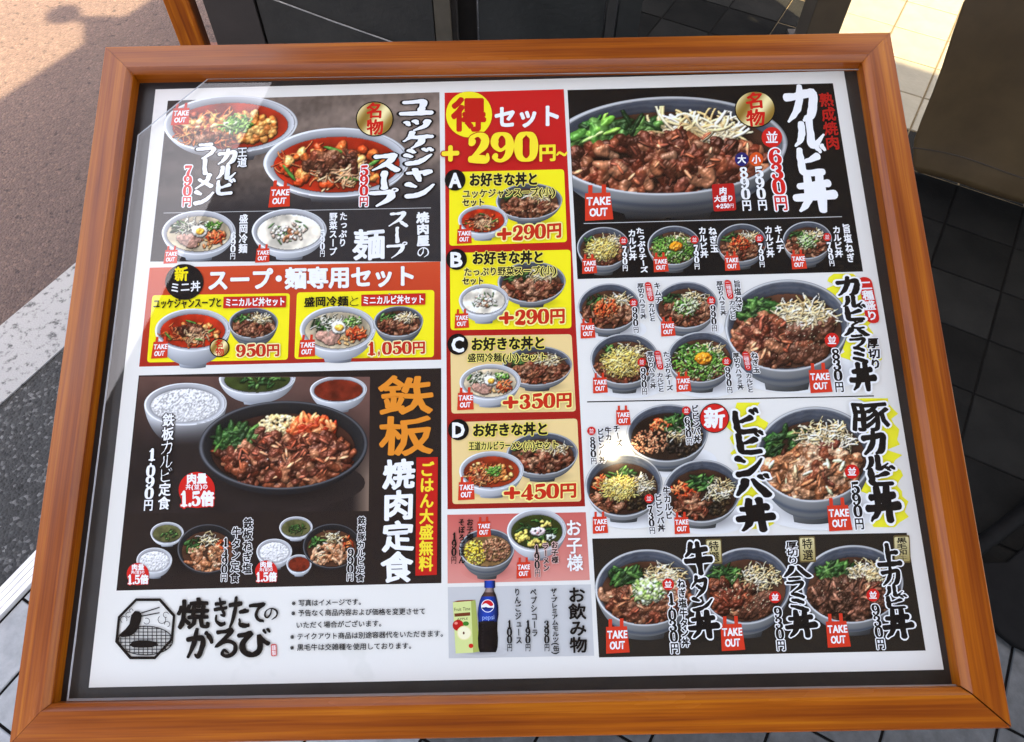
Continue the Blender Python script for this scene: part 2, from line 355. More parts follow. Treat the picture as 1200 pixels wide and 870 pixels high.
# wooden upright of the sign behind, left
def wood_box(name, p0, p1, depth, z0, z1, m, parent):
    v, f = wall_box(p0, p1, depth, z0, z1); o = mesh_obj(name, v, f, m); uvl = o.data.uv_layers.new()
    for l in o.data.loops:
        co = o.data.vertices[l.vertex_index].co; uvl.data[l.index].uv = (co.z, co.x * .9 + co.y * .6)
    bevel(o, .004, 2); return under(parent, o)
r = empty('signboard_post', gp(238)); tag(r, 'stained wooden upright behind the upper left corner of the menu board', 'post')
wood_box('upright', gp(221), gp(249), .055, 0.0, 1.25, M['wood_old'], r)
wood_box('foot', gp(214) + [0, -.02, 0], gp(258) + [0, -.02, 0], .12, 0, .03, M['wood_old'], r)
r = empty('grey_cabinet', gp(390)); tag(r, 'grey brown metal cabinet with a narrow and a wide door behind the menu board', 'cabinet')
under(r, mesh_obj('carcass', *wall_box(gp(263) + [0, .02, 0], gp(538) + [0, .02, 0], .34, 0, 1.15), M['gap']))
bevel(under(r, mesh_obj('narrow_door', *wall_box(gp(264), gp(319.5), .018, .03, 1.14), M['cabinet'])), .003)
bevel(under(r, mesh_obj('wide_door', *wall_box(gp(322.5), gp(513), .018, .03, 1.14), M['cabinet2'])), .003)
bevel(under(r, mesh_obj('edge_trim', *wall_box(gp(514), gp(532), .03, .0, 1.15) , M['trim'])), .003)
a, b = gp(340) + [0, -.006, 1.0], gp(513) + [0, -.006, .14]
# a thin wire hanging across the wide door: its two ends as seen in the photograph
def on_vert(px, p0, p1, off=-.012):
    d = CAM_M @ np.array([(px[0] - 600) / FOC, (px[1] - 435) / FOC, 1.])
    t = np.array([p1[0] - p0[0], p1[1] - p0[1], 0]); n = np.array([-t[1], t[0], 0]); n /= np.linalg.norm(n)
    base = np.array([p0[0], p0[1], 0]) + n * off
    l = ((base - CAM_P) @ n) / (d @ n); return CAM_P + d * l
w0, w1 = on_vert((322, 0), gp(264), gp(513)), on_vert((455, 48), gp(264), gp(513))
o = mesh_obj('hanging_wire', *tube([w0 + (w0 - w1) * 1.0, w0, (w0 + w1) / 2 + [0, 0, -.002], w1, w1 + (w1 - w0) * .5], .0022, 6), M['wire'])
tag(o, 'thin grey wire running slantwise across the wide grey cabinet door', 'wire')
r = empty('shop_door', gp(640)); tag(r, 'almost black textured door with a steel edge, right of the grey cabinet', 'door')
bevel(under(r, mesh_obj('leaf', *wall_box(gp(562) + [0, .05, 0], gp(704) + [0, .05, 0], .04, 0.02, 2.0), M['dark_panel'])), .003)
under(r, mesh_obj('edge_strip', *wall_box(gp(706) + [0, .04, 0], gp(716) + [0, .04, 0], .05, 0.0, 2.0), M['cabinet2']))
under(r, mesh_obj('jamb', *wall_box(gp(719) + [0, .04, 0], gp(744) + [0, .04, 0], .09, 0.0, 2.1), M['dark_panel']))
under(r, mesh_obj('shaded_recess', *wall_box(gp(536) + [0, .10, 0], gp(559) + [0, .10, 0], .06, 0.0, 2.1), M['gap']))  # near-black slab standing in for the shaded recess beside the door
r = empty('brown_post', gp(957, 62)); tag(r, 'square brown post standing on the sunlit cream tiles', 'post')
bevel(under(r, mesh_obj('shaft', *wall_box(gp(937, 62), gp(975, 62), .10, 0.012, 2.3), M['post'])), .004)
under(r, mesh_obj('base_plate', *wall_box(gp(931, 64), gp(981, 64), .13, 0.001, .012), M['post']))

# brown vinyl cloth hanging at the right: folds, a stitched hem
def cloth():
    pa, pb = on_ground((1075, 205)), on_ground((1200, 242)) ; t = (pb - pa); t /= np.linalg.norm(t); pb = pa + t * 1.6
    edge = [on_vert(p, pa, pb, 0) for p in ((1075, 205), (1070, 195), (1071, 165), (1080, 140), (1093, 108), (1104, 78), (1116, 40), (1130, 0))]
    n = np.array([-t[1], t[0], 0])
    # continue upward with the same lean
    ex = [((p - pa) @ t, p[2]) for p in edge]
    ex += [(ex[-1][0] + .03 * k, ex[-1][1] + .12 * k) for k in (1, 2, 3, 4, 5, 6)]
    ex = np.array(ex); ex[0, 1] = .004
    rows = 60; zs = np.linspace(.004, ex[-1, 1], rows); us = np.interp(zs, np.maximum.accumulate(ex[:, 1]), ex[:, 0])
    cols = 70; V = []
    for z, u0 in zip(zs, us):
        for c_ in range(cols):
            u = u0 + (1.5 - u0) * (c_ / (cols - 1)) ** 1.2
            d = .012 * math.sin(u * 9 + z * 2) + .008 * math.sin(u * 17 - z * 3 + 1) + .004 * math.sin(z * 11 + u * 3)
            if z < .075: d -= .002
            V.append(pa + t * u + n * d + np.array([0, 0, z]))
    F = [[r_ * cols + c_, r_ * cols + c_ + 1, (r_ + 1) * cols + c_ + 1, (r_ + 1) * cols + c_] for r_ in range(rows - 1) for c_ in range(cols - 1)]
    return V, F, pa, t, n, us, zs
V, F, pa, tdir, ndir, us, zs = cloth()
r = empty('vinyl_curtain', pa); tag(r, 'brown vinyl curtain with a stitched hem hanging right of the sunlit tiles', 'curtain')
o = mesh_obj('curtain_sheet', V, F, M['cloth'], smooth=True); sm = o.modifiers.new('t', 'SOLIDIFY'); sm.thickness = .002; under(r, o)
hem = []
for k in range(60):
    u = us[4] + (1.5 - us[4]) * k / 59; z = .082
    d = .012 * math.sin(u * 9 + z * 2) + .008 * math.sin(u * 17 - z * 3 + 1) + .004 * math.sin(z * 11 + u * 3)
    hem.append(pa + tdir * u + ndir * (d - .001) + np.array([0, 0, z]))
under(r, mesh_obj('hem_seam', *tube(hem, .0022, 6), M['post']))

# black rubber mat and a black bar at the lower right
m0 = [(.50, .93), (.612, .832), (.64, .823), (1.9, .823), (1.9, 1.6), (.93, 1.5), (.66, 1.11), (.60, .99)]
o = mesh_obj('rubber_mat', *prism([E(a, b) for a, b in m0], .001, .014), M['black_rubber']); bevel(o, .004, 2)
tag(o, 'black rubber mat on the tiles right of the board\'s lower corner', 'mat')
o = mesh_obj('rubber_hose', *tube([E(.46, .86, .02), E(.52, .95, .02), E(.575, 1.05, .02), E(.635, 1.165, .02), E(.72, 1.30, .02), E(.84, 1.46, .02), E(1.1, 1.66, .02)], .017, 12), M['black_rubber'], smooth=True)
tag(o, 'thick black hose lying beside the black rubber mat', 'hose')

# ------------------------------------------------------------------ the menu stand
root = empty('menu_stand', (float(bw(.3, .25)[0]), float(bw(.3, .25)[1]), 0)); tag(root, 'stained pine menu stand with a tilted framed top holding the food menu', 'menu stand')
HT = .015
IN = board([(153, 83.5), (1013, 69), (1131, 806.5), (55, 826)], HT)
OUT = board([(122.8, 54.4), (1043.7, 37.5), (1187, 854), (9.5, 875)], HT)
# profile across a rail: (0 = inner edge, 1 = outer edge, height)
PROF = [(0.0, -.004), (0.0, HT - .0050), (.02, HT - .0042), (.145, HT - .0006), (.17, HT), (.96, HT), (.985, HT - .0005), (1.0, HT - .0016), (1.0, -.030), (.0, -.030)]
GAPS = [.00012, .00012, .0007, .0002]
for s in range(4):
    a, b = s, (s + 1) % 4
    seg = 40; V, UV = [], []
    L = np.linalg.norm(OUT[b] - OUT[a]); dirv = (OUT[b] - OUT[a]) / L
    ga = GAPS[s] ; gb_ = GAPS[b]
    rr = random.Random(s)
    for i in range(seg + 1):
        t = i / seg
        for (w, h) in PROF:
            pa_ = IN[a] + (OUT[a] - IN[a]) * w + dirv * ga; pb_ = IN[b] + (OUT[b] - IN[b]) * w - dirv * gb_
            p = pa_ + (pb_ - pa_) * t
            wob = .00025 * math.sin(t * 9 + s * 2) * (1 if 0 < i < seg else 0)
            V.append(bw(p[0], p[1], h + wob * .3)); UV.append((((p - OUT[a]) @ dirv) + s * 3.1, w * .0265 + (h * .9 if w in (0.0, 1.0) else 0) + s * .37))
    n = len(PROF); F = []
    for i in range(seg):
        for k in range(n): F.append([i * n + k, (i + 1) * n + k, (i + 1) * n + (k + 1) % n, i * n + (k + 1) % n])
    F.append(list(range(n))[::-1]); F.append([seg * n + k for k in range(n)])
    o = mesh_obj('frame_rail', V, F, M['wood']); uvl = o.data.uv_layers.new()
    for l in o.data.loops: uvl.data[l.index].uv = UV[l.vertex_index]
    me = o.data
    sm_ = [abs(1) for _ in me.polygons]; me.polygons.foreach_set('use_smooth', [True] * len(me.polygons))
    me.set_sharp_from_angle(angle=math.radians(14)); under(root, o)
# backing board under everything
def slab(q, z0, z1):
    v = [bw(u, v_, z0) for u, v_ in q] + [bw(u, v_, z1) for u, v_ in q]; n = len(q)
    return v, [list(range(n)), list(range(n, 2 * n))[::-1]] + [[i, n + i, n + (i + 1) % n, (i + 1) % n] for i in range(n)]
mid = (IN + (OUT - IN) * .55)
inn = IN + (IN - IN.mean(0)) * .002
under(root, mesh_obj('backing_board', *slab([tuple(x) for x in inn], -.006, -.0012), M['backing']))
under(root, mesh_obj('base_panel', *slab([tuple(x) for x in mid], -.048, -.031), M['wood_old']))
# legs and apron
def bar(p, q, w):
    p, q = Vector(p), Vector(q); d = (q - p).normalized(); a = Vector((1, 0, 0)); a = (a - d * a.dot(d)).normalized(); b = d.cross(a)
    V = [x + a * sx * w / 2 + b * sy * w / 2 for x in (p, q) for sx, sy in ((-1, -1), (1, -1), (1, 1), (-1, 1))]
    return V, [[3, 2, 1, 0], [4, 5, 6, 7]] + [[i, (i + 1) % 4, 4 + (i + 1) % 4, 4 + i] for i in range(4)]
for u, v in ((.03, .03), (.57, .03), (.05, .34), (.55, .34)):
    t = bw(u, v, -.048); o = mesh_obj('leg', *bar((t[0], t[1], 0), t, .032), M['wood_old']); under(root, o)
for (u0, v0), (u1, v1) in (((.03, .03), (.57, .03)), ((.05, .34), (.55, .34)), ((.03, .03), (.05, .34)), ((.57, .03), (.55, .34))):
    p, q = bw(u0, v0), bw(u1, v1); under(root, mesh_obj('stretcher', *bar((p[0], p[1], .22), (q[0], q[1], .22), .026), M['wood_old']))
# acrylic sheet with its cut corner
gpx = board([(243.5, 91.5), (1009, 80.5), (1128.5, 805), (77.5, 822), (153, 221), (161, 158)], .003)
gl = [tuple(x) for x in gpx]
ctr = np.mean(gpx, 0)
z0, z1 = .0012, .0034
bev = .0018
ins = []
n = len(gl)
for i in range(n):
    p0, p, p1 = (np.array(gl[(i - 1) % n]), np.array(gl[i]), np.array(gl[(i + 1) % n]))
    d0 = (p - p0) / np.linalg.norm(p - p0); d1 = (p1 - p) / np.linalg.norm(p1 - p)
    n0 = np.array([-d0[1], d0[0]]); n1 = np.array([-d1[1], d1[0]])
    if n0 @ (ctr - p) < 0: n0 = -n0
    if n1 @ (ctr - p) < 0: n1 = -n1
    bs = n0 + n1; bs = bs / (1 + n0 @ n1); ins.append(tuple(p + bs * bev))
V = [bw(u, v, z0) for u, v in gl] + [bw(u, v, z1 - .0008) for u, v in gl] + [bw(u, v, z1) for u, v in ins]
F = [[2 * n + i for i in range(n)][::-1]] + [[i, (i + 1) % n, n + (i + 1) % n, n + i][::-1] for i in range(n)] + [[n + i, n + (i + 1) % n, 2 * n + (i + 1) % n, 2 * n + i][::-1] for i in range(n)]
o = mesh_obj('acrylic_cover', V, F, [M['glass'], M['edge']], fm=[0] + [1] * (2 * n))
# make sure the big face looks outward
me = o.data
if Vector(me.polygons[0].normal).dot(Vector(NN)) < 0: me.flip_normals()
r = root; under(root, o)

# ------------------------------------------------------------------ printed sheet
sheet = empty('menu_poster', O)
sheet.matrix_world = Matrix(((EU[0], -EV[0], NN[0], O[0]), (EU[1], -EV[1], NN[1], O[1]), (EU[2], -EV[2], NN[2], O[2]), (0, 0, 0, 1)))
tag(sheet, 'white printed food menu with bowl pictures lying under the acrylic cover of the stand', 'poster')
sc = board([(182.3, 105), (988.8, 83.3), (1106, 785), (104, 806)])
v = [(x[0], -x[1], z) for z in (0, -.0006) for x in sc]
mesh_obj('paper', v, [[0, 3, 2, 1], [4, 5, 6, 7], [0, 1, 5, 4], [1, 2, 6, 5], [2, 3, 7, 6], [3, 0, 4, 7]], M['paper'], sheet)

LAYER = [0.00004]
class Print:
    def __init__(s, name, label=None): s.name, s.label, s.V, s.F, s.C, s.n = name, label, [], [], [], 0
    def add(s, pts, faces, col, z=0.0):
        pts = np.asarray(pts, float); k = s.n
        zz = np.full(len(pts), z) if np.isscalar(z) else np.asarray(z)
        s.V.append(np.column_stack([pts, zz])); s.n += len(pts)
        col = np.asarray(col, float)
        if col.ndim == 1: col = np.tile(col, (len(pts), 1))
        s.C.append(col)
        if isinstance(faces, np.ndarray): s.F.append(faces + k); return
        by = {}
        for x in faces: by.setdefault(len(x), []).append(x)
        for x in by.values(): s.F.append(np.array(x, dtype=int) + k)
    def done(s, parent=None, base=None):
        P = np.concatenate(s.V); uv = board(P[:, :2])
        z0 = LAYER[0] if base is None else base
        co = np.column_stack([uv[:, 0], -uv[:, 1], P[:, 2] + z0])
        for i_, f in enumerate(s.F):                                     # every printed face looks up at the reader
            xy = co[f][:, :, :2]; nx_ = np.roll(xy, -1, 1); ar = (xy[..., 0] * nx_[..., 1] - nx_[..., 0] * xy[..., 1]).sum(1)
            f = f.copy(); f[ar < 0] = f[ar < 0][:, ::-1]; s.F[i_] = f
        me = bpy.data.meshes.new(s.name)
        loops = np.concatenate([f.ravel() for f in s.F]).astype(np.int32)
        cnt = np.concatenate([np.full(f.shape[0], f.shape[1]) for f in s.F]).astype(np.int32)
        me.vertices.add(len(co)); me.vertices.foreach_set('co', co.ravel())
        me.loops.add(len(loops)); me.loops.foreach_set('vertex_index', loops)
        me.polygons.add(len(cnt)); me.polygons.foreach_set('loop_start', np.concatenate([[0], np.cumsum(cnt)[:-1]]).astype(np.int32))
        me.update(calc_edges=True)
        ca = me.color_attributes.new('ink', 'FLOAT_COLOR', 'POINT')
        rgba = np.ones((len(co), 4), np.float32); rgba[:, :3] = lin(np.clip(np.concatenate(s.C), 0, 1)); ca.data.foreach_set('color', rgba.ravel())
        me.materials.append(M['ink'])
        o = bpy.data.objects.new(s.name, me); COL.objects.link(o); o.parent = parent or sheet
        if s.label: o['label'] = s.label
        LAYER[0] += 0.000004
        return o

def grid(nx, ny):
    i, j = np.meshgrid(np.arange(nx), np.arange(ny)); a = (j * (nx + 1) + i).ravel()
    return np.stack([a, a + 1, a + nx + 2, a + nx + 1], 1)
def bil(q, nx, ny):
    """grid of points inside quad TL,TR,BR,BL"""
    q = np.array(q, float); s, t = np.meshgrid(np.linspace(0, 1, nx + 1), np.linspace(0, 1, ny + 1)); s, t = s.ravel()[:, None], t.ravel()[:, None]
    return q[0] * (1 - s) * (1 - t) + q[1] * s * (1 - t) + q[2] * s * t + q[3] * (1 - s) * t, s[:, 0], t[:, 0]
rng = np.random.default_rng(7)
def fnoise(w, h, cells, seed=0, octs=3):
    r_ = np.random.default_rng(seed); out = np.zeros((h, w)); amp = 1; tot = 0
    for o_ in range(octs):
        c_ = max(2, int(cells * 2 ** o_)); cy = max(2, int(c_ * h / max(w, 1)) + 1)
        g_ = r_.random((cy + 2, c_ + 2))
        x = np.linspace(0, c_ - .001, w); y = np.linspace(0, cy - .001, h); xi = x.astype(int); yi = y.astype(int)
        fx = x - xi; fy = y - yi; fx = fx * fx * (3 - 2 * fx); fy = fy * fy * (3 - 2 * fy)
        A = g_[yi][:, xi]; B = g_[yi][:, xi + 1]; C_ = g_[yi + 1][:, xi]; D = g_[yi + 1][:, xi + 1]
        out += amp * ((A * (1 - fx) + B * fx) * (1 - fy)[:, None] + (C_ * (1 - fx) + D * fx) * fy[:, None]); tot += amp; amp *= .5
    return out / tot

def flat(name, q, col, label=None, parent=None):
    p = Print(name, label); p.add(q, [list(range(len(q)))], col); return p.done(parent)
def grad(name, q, c0, c1, label=None, nx=1, ny=6):
    p = Print(name, label); pts, s, t = bil(q, nx, ny); p.add(pts, grid(nx, ny), np.array(c0)[None] * (1 - t[:, None]) + np.array(c1)[None] * t[:, None]); return p.done()
def round_quad(q, r, n=5):
    q = [np.array(x, float) for x in q]; out = []
    for i in range(4):
        p0, p, p1 = q[i - 1], q[i], q[(i + 1) % 4]; a = p + (p0 - p) / np.linalg.norm(p0 - p) * r; b = p + (p1 - p) / np.linalg.norm(p1 - p) * r
        for k in range(n + 1):
            t = k / n; out.append(a * (1 - t) ** 2 + p * 2 * t * (1 - t) + b * t * t)
    return out
def disc_pts(c_, rx, ry, n=40): t = np.arange(n) / n * 2 * np.pi; return np.stack([c_[0] + rx * np.cos(t), c_[1] + ry * np.sin(t)], 1)

# ---- lettering
GL = {}
def glyph(ch):
    """outline of a letter of the built-in face, em box 0..1 (y down)"""
    if ch in GL: return GL[ch]
    cu = bpy.data.curves.new('g', 'FONT'); cu.body = ch; cu.size = 1; cu.resolution_u = 2
    ob = bpy.data.objects.new('g', cu); me = ob.to_mesh()
    v = np.array([x.co[:2] for x in me.vertices]) if len(me.vertices) else np.zeros((0, 2)); f = [list(p.vertices) for p in me.polygons]
    ob.to_mesh_clear(); bpy.data.objects.remove(ob); bpy.data.curves.remove(cu)
    if len(v):
        wide = ord(ch) > 0x2000
        if wide: v = np.stack([v[:, 0], .88 - v[:, 1]], 1); adv = 1.0
        else: x0, x1 = v[:, 0].min(), v[:, 0].max(); v = np.stack([v[:, 0] - x0 + .04, .80 - v[:, 1]], 1); adv = x1 - x0 + .08
    else: adv = .4
    tri = [x for x in f if len(x) == 3]; quad = [x for x in f if len(x) != 3]
    GL[ch] = (v, tri, quad, adv); return GL[ch]

# brush written letters: strokes of (x, y up, width)
BR = {
 'カ': [[(.06, .70, .13), (.45, .75, .12), (.84, .80, .15), (.84, .5, .15), (.74, .2, .15), (.52, .06, .05)], [(.50, 1.0, .10), (.46, .62, .13), (.30, .28, .11), (.06, .04, .05)]],
 'ル': [[(.30, .86, .12), (.29, .50, .13), (.20, .26, .10), (.04, .08, .04)], [(.56, .96, .12), (.56, .5, .13), (.57, .12, .15), (.72, .16, .11), (.97, .46, .04)]],
 'ヒ': [[(.20, .93, .11), (.21, .5, .14), (.24, .16, .14), (.40, .08, .13), (.85, .12, .13)], [(.80, .72, .15), (.52, .58, .10), (.24, .50, .06)]],
 'ビ': [[(.16, .90, .11), (.17, .5, .14), (.20, .16, .14), (.38, .08, .13), (.84, .12, .13)], [(.72, .66, .15), (.46, .54, .10), (.20, .46, .06)], [(.74, .96, .10), (.84, .80, .06)], [(.90, 1.02, .10), (.99, .87, .06)]],
 '丼': [[(.14, .68, .10), (.5, .71, .12), (.86, .75, .13)], [(.02, .36, .12), (.5, .39, .13), (.98, .44, .15)], [(.36, .98, .11), (.36, .5, .14), (.28, .2, .11), (.10, .0, .05)], [(.66, 1.0, .12), (.66, .5, .14), (.67, .0, .12)], [(.47, .59, .07), (.56, .52, .08)]],
 'ユ': [[(.14, .80, .11), (.5, .83, .12), (.74, .86, .14), (.70, .5, .12), (.66, .16, .12)], [(.03, .13, .13), (.5, .14, .13), (.97, .18, .14)]],
 'ッ': [[(.16, .60, .12), (.25, .42, .07)], [(.44, .68, .12), (.52, .50, .07)], [(.86, .68, .13), (.74, .36, .11), (.40, .10, .04)]],
 'ケ': [[(.34, 1.0, .12), (.26, .72, .10), (.05, .45, .04)], [(.28, .68, .11), (.6, .70, .12), (.95, .73, .12)], [(.64, .70, .12), (.60, .38, .13), (.30, .02, .04)]],
 'ジ': [[(.22, .90, .13), (.38, .78, .08)], [(.10, .62, .13), (.28, .52, .08)], [(.14, .10, .14), (.45, .18, .14), (.70, .36, .11), (.92, .64, .05)], [(.68, .98, .10), (.78, .83, .06)], [(.86, 1.0, .10), (.96, .86, .06)]],
 'ャ': [[(.14, .52, .11), (.5, .56, .11), (.84, .62, .12), (.66, .40, .06)], [(.36, .76, .11), (.42, .45, .12), (.50, .05, .08)]],
 'ン': [[(.12, .86, .16), (.34, .70, .09)], [(.08, .12, .15), (.40, .20, .15), (.68, .42, .12), (.95, .82, .05)]],
 'ス': [[(.16, .84, .12), (.5, .86, .12), (.80, .90, .14), (.60, .50, .13), (.08, .08, .05)], [(.55, .42, .10), (.75, .24, .14), (.94, .06, .14)]],
 'ー': [[(.50, .96, .13), (.49, .5, .11), (.52, .04, .14)]],
 'プ': [[(.05, .78, .12), (.45, .79, .12), (.76, .80, .14), (.70, .45, .14), (.28, .03, .05)], [(.88, .84, .045), (.97, .90, .045), (.97, .99, .045), (.88, 1.03, .045), (.80, .97, .045), (.80, .88, .045), (.88, .84, .045)]],
 'ラ': [[(.22, .92, .11), (.5, .92, .12), (.78, .95, .12)], [(.10, .64, .12), (.5, .66, .12), (.88, .70, .14), (.76, .36, .13), (.34, .02, .05)]],
 'ハ': [[(.36, .84, .14), (.28, .50, .14), (.05, .12, .06)], [(.60, .88, .08), (.72, .55, .14), (.96, .12, .16)]],
 'ミ': [[(.22, .90, .11), (.5, .84, .13), (.76, .72, .12)], [(.20, .58, .11), (.46, .53, .13), (.70, .43, .12)], [(.12, .26, .11), (.5, .16, .14), (.86, .02, .14)]],
 'タ': [[(.38, 1.0, .12), (.30, .74, .10), (.06, .46, .04)], [(.34, .78, .10), (.6, .80, .11), (.84, .84, .13), (.72, .42, .13), (.26, .0, .05)], [(.34, .55, .10), (.52, .44, .10), (.66, .32, .10)]],
 'バ': [[(.30, .80, .14), (.22, .48, .14), (.02, .12, .06)], [(.52, .82, .08), (.68, .5, .14), (.90, .10, .16)], [(.74, .98, .10), (.83, .83, .06)], [(.90, 1.02, .10), (.99, .88, .06)]],
 'メ': [[(.74, .98, .13), (.58, .52, .13), (.08, .06, .05)], [(.24, .66, .10), (.52, .44, .12), (.84, .22, .14)]],
 'と': [[(.30, .92, .11), (.36, .70, .11), (.46, .56, .08)], [(.86, .74, .11), (.46, .56, .10), (.18, .32, .12), (.24, .10, .12), (.55, .04, .12), (.90, .10, .11)]],
 '牛': [[(.30, .98, .12), (.24, .78, .10), (.06, .56, .04)], [(.20, .74, .09), (.5, .76, .11), (.84, .80, .12)], [(.04, .42, .11), (.5, .44, .13), (.97, .48, .14)], [(.54, 1.0, .11), (.54, .5, .14), (.54, .0, .10)]],
 '上': [[(.48, .98, .12), (.48, .5, .13), (.48, .10, .12)], [(.50, .58, .10), (.68, .60, .11), (.86, .62, .13)], [(.03, .08, .13), (.5, .09, .14), (.97, .13, .15)]],
 'き': [[(.16, .80, .11), (.5, .82, .11), (.82, .86, .10)], [(.10, .60, .11), (.5, .62, .11), (.90, .66, .10)], [(.44, 1.0, .11), (.56, .66, .13), (.76, .38, .12), (.50, .40, .05)], [(.22, .36, .10), (.22, .16, .12), (.46, .04, .13), (.78, .06, .12)]],
 'た': [[(.06, .76, .11), (.34, .78, .12), (.62, .82, .11)], [(.38, 1.0, .12), (.30, .5, .14), (.08, .02, .08)], [(.54, .52, .10), (.74, .55, .12), (.94, .56, .08)], [(.52, .28, .08), (.56, .10, .12), (.76, .06, .13), (.96, .08, .10)]],
 'て': [[(.06, .82, .13), (.5, .85, .14), (.92, .90, .15), (.56, .68, .12), (.42, .38, .14), (.56, .14, .14), (.84, .06, .12)]],
 'の': [[(.54, .78, .09), (.46, .44, .11), (.26, .18, .11), (.10, .34, .11), (.16, .64, .09), (.42, .84, .08), (.72, .80, .10), (.90, .55, .12), (.82, .24, .11), (.56, .04, .05)]],
 'か': [[(.04, .66, .12), (.40, .70, .14), (.62, .66, .15), (.58, .36, .16), (.44, .06, .12), (.32, .14, .06)], [(.40, 1.0, .12), (.30, .56, .15), (.06, .06, .10)], [(.74, .88, .11), (.88, .72, .14), (.96, .54, .10)]],
 'る': [[(.18, .90, .12), (.5, .93, .12), (.76, .96, .13), (.46, .66, .11), (.10, .36, .09), (.50, .56, .11), (.84, .46, .13), (.86, .20, .14), (.58, .02, .12), (.36, .10, .10), (.44, .24, .08), (.60, .14, .06)]],
 'び': [[(.04, .80, .13), (.26, .84, .14), (.42, .88, .12), (.16, .52, .13), (.20, .20, .15), (.46, .06, .15), (.68, .28, .14), (.64, .82, .08), (.76, .62, .11), (.94, .48, .13)], [(.80, 1.0, .07), (.86, .88, .06)], [(.92, 1.04, .07), (.98, .92, .06)]],
 '0': [[(.5, .97, .08), (.22, .84, .20), (.15, .5, .26), (.22, .16, .20), (.5, .03, .08), (.78, .16, .20), (.85, .5, .26), (.78, .84, .20), (.5, .97, .08)]],
 '1': [[(.54, .98, .22), (.54, .5, .26), (.54, .04, .26)], [(.20, .80, .05), (.40, .88, .12), (.54, .96, .12)], [(.20, .035, .09), (.5, .035, .09), (.88, .035, .09)]],
 '2': [[(.22, .70, .24), (.20, .84, .13), (.50, .96, .10), (.78, .82, .24), (.76, .60, .24), (.50, .36, .14), (.12, .06, .09)], [(.12, .10, .15), (.5, .10, .20), (.86, .09, .18), (.92, .26, .08)]],
 '3': [[(.20, .78, .22), (.24, .90, .11), (.50, .97, .08), (.76, .82, .22), (.70, .62, .17), (.42, .53, .07)], [(.42, .53, .07), (.72, .44, .18), (.80, .24, .26), (.56, .04, .10), (.28, .06, .11), (.17, .20, .22)]],
 '4': [[(.66, .98, .10), (.40, .64, .08), (.06, .28, .08)], [(.04, .25, .11), (.5, .25, .11), (.98, .25, .11)], [(.70, .96, .20), (.70, .5, .26), (.70, .04, .26)], [(.44, .035, .08), (.7, .035, .08), (.96, .035, .08)]],
 '5': [[(.20, .92, .14), (.5, .92, .17), (.86, .95, .15)], [(.22, .92, .08), (.20, .72, .08), (.18, .52, .08)], [(.18, .52, .06), (.48, .62, .11), (.80, .46, .23), (.82, .24, .26), (.56, .04, .10), (.28, .06, .11), (.17, .20, .22)]],
 '6': [[(.82, .82, .20), (.74, .94, .10), (.50, .96, .09), (.24, .76, .20), (.16, .45, .26), (.24, .16, .20), (.52, .03, .08), (.78, .14, .20), (.84, .34, .24), (.74, .52, .14), (.54, .60, .08), (.26, .44, .10)]],
 '7': [[(.14, .90, .18), (.5, .90, .18), (.88, .92, .14)], [(.88, .90, .10), (.66, .56, .18), (.50, .26, .24), (.46, .06, .26)], [(.12, .92, .06), (.12, .80, .07), (.11, .70, .06)]],
 '8': [[(.5, .97, .08), (.26, .88, .17), (.22, .74, .20), (.34, .60, .15), (.66, .46, .17), (.82, .26, .22), (.72, .08, .14), (.5, .03, .08), (.28, .08, .14), (.18, .26, .20), (.34, .46, .12), (.68, .60, .10), (.78, .76, .18), (.72, .90, .14), (.5, .97, .08)]],
 ',': [[(.42, .14, .22), (.48, .04, .16), (.34, -.10, .05)]],
 '+': [[(.5, .84, .17), (.5, .5, .17), (.5, .14, .17)], [(.10, .49, .17), (.5, .49, .17), (.90, .49, .17)]],
 '~': [[(.06, .40, .10), (.26, .60, .14), (.50, .50, .14), (.74, .38, .14), (.94, .62, .08)]],
}
BR['9'] = [[(1 - x, 1 - y, w) for x, y, w in st] for st in BR['6']]
def cr(P, n):
    P = np.array(P, float); Q = np.vstack([2 * P[0] - P[1], P, 2 * P[-1] - P[-2]]); out = []
    for i in range(len(P) - 1):
        p0, p1, p2, p3 = Q[i:i + 4]
        for k in range(n):
            t = k / n; out.append(.5 * ((2 * p1) + (p2 - p0) * t + (2 * p0 - 5 * p1 + 4 * p2 - p3) * t * t + (3 * p1 - p0 - 3 * p2 + p3) * t ** 3))
    out.append(P[-1]); return np.array(out)
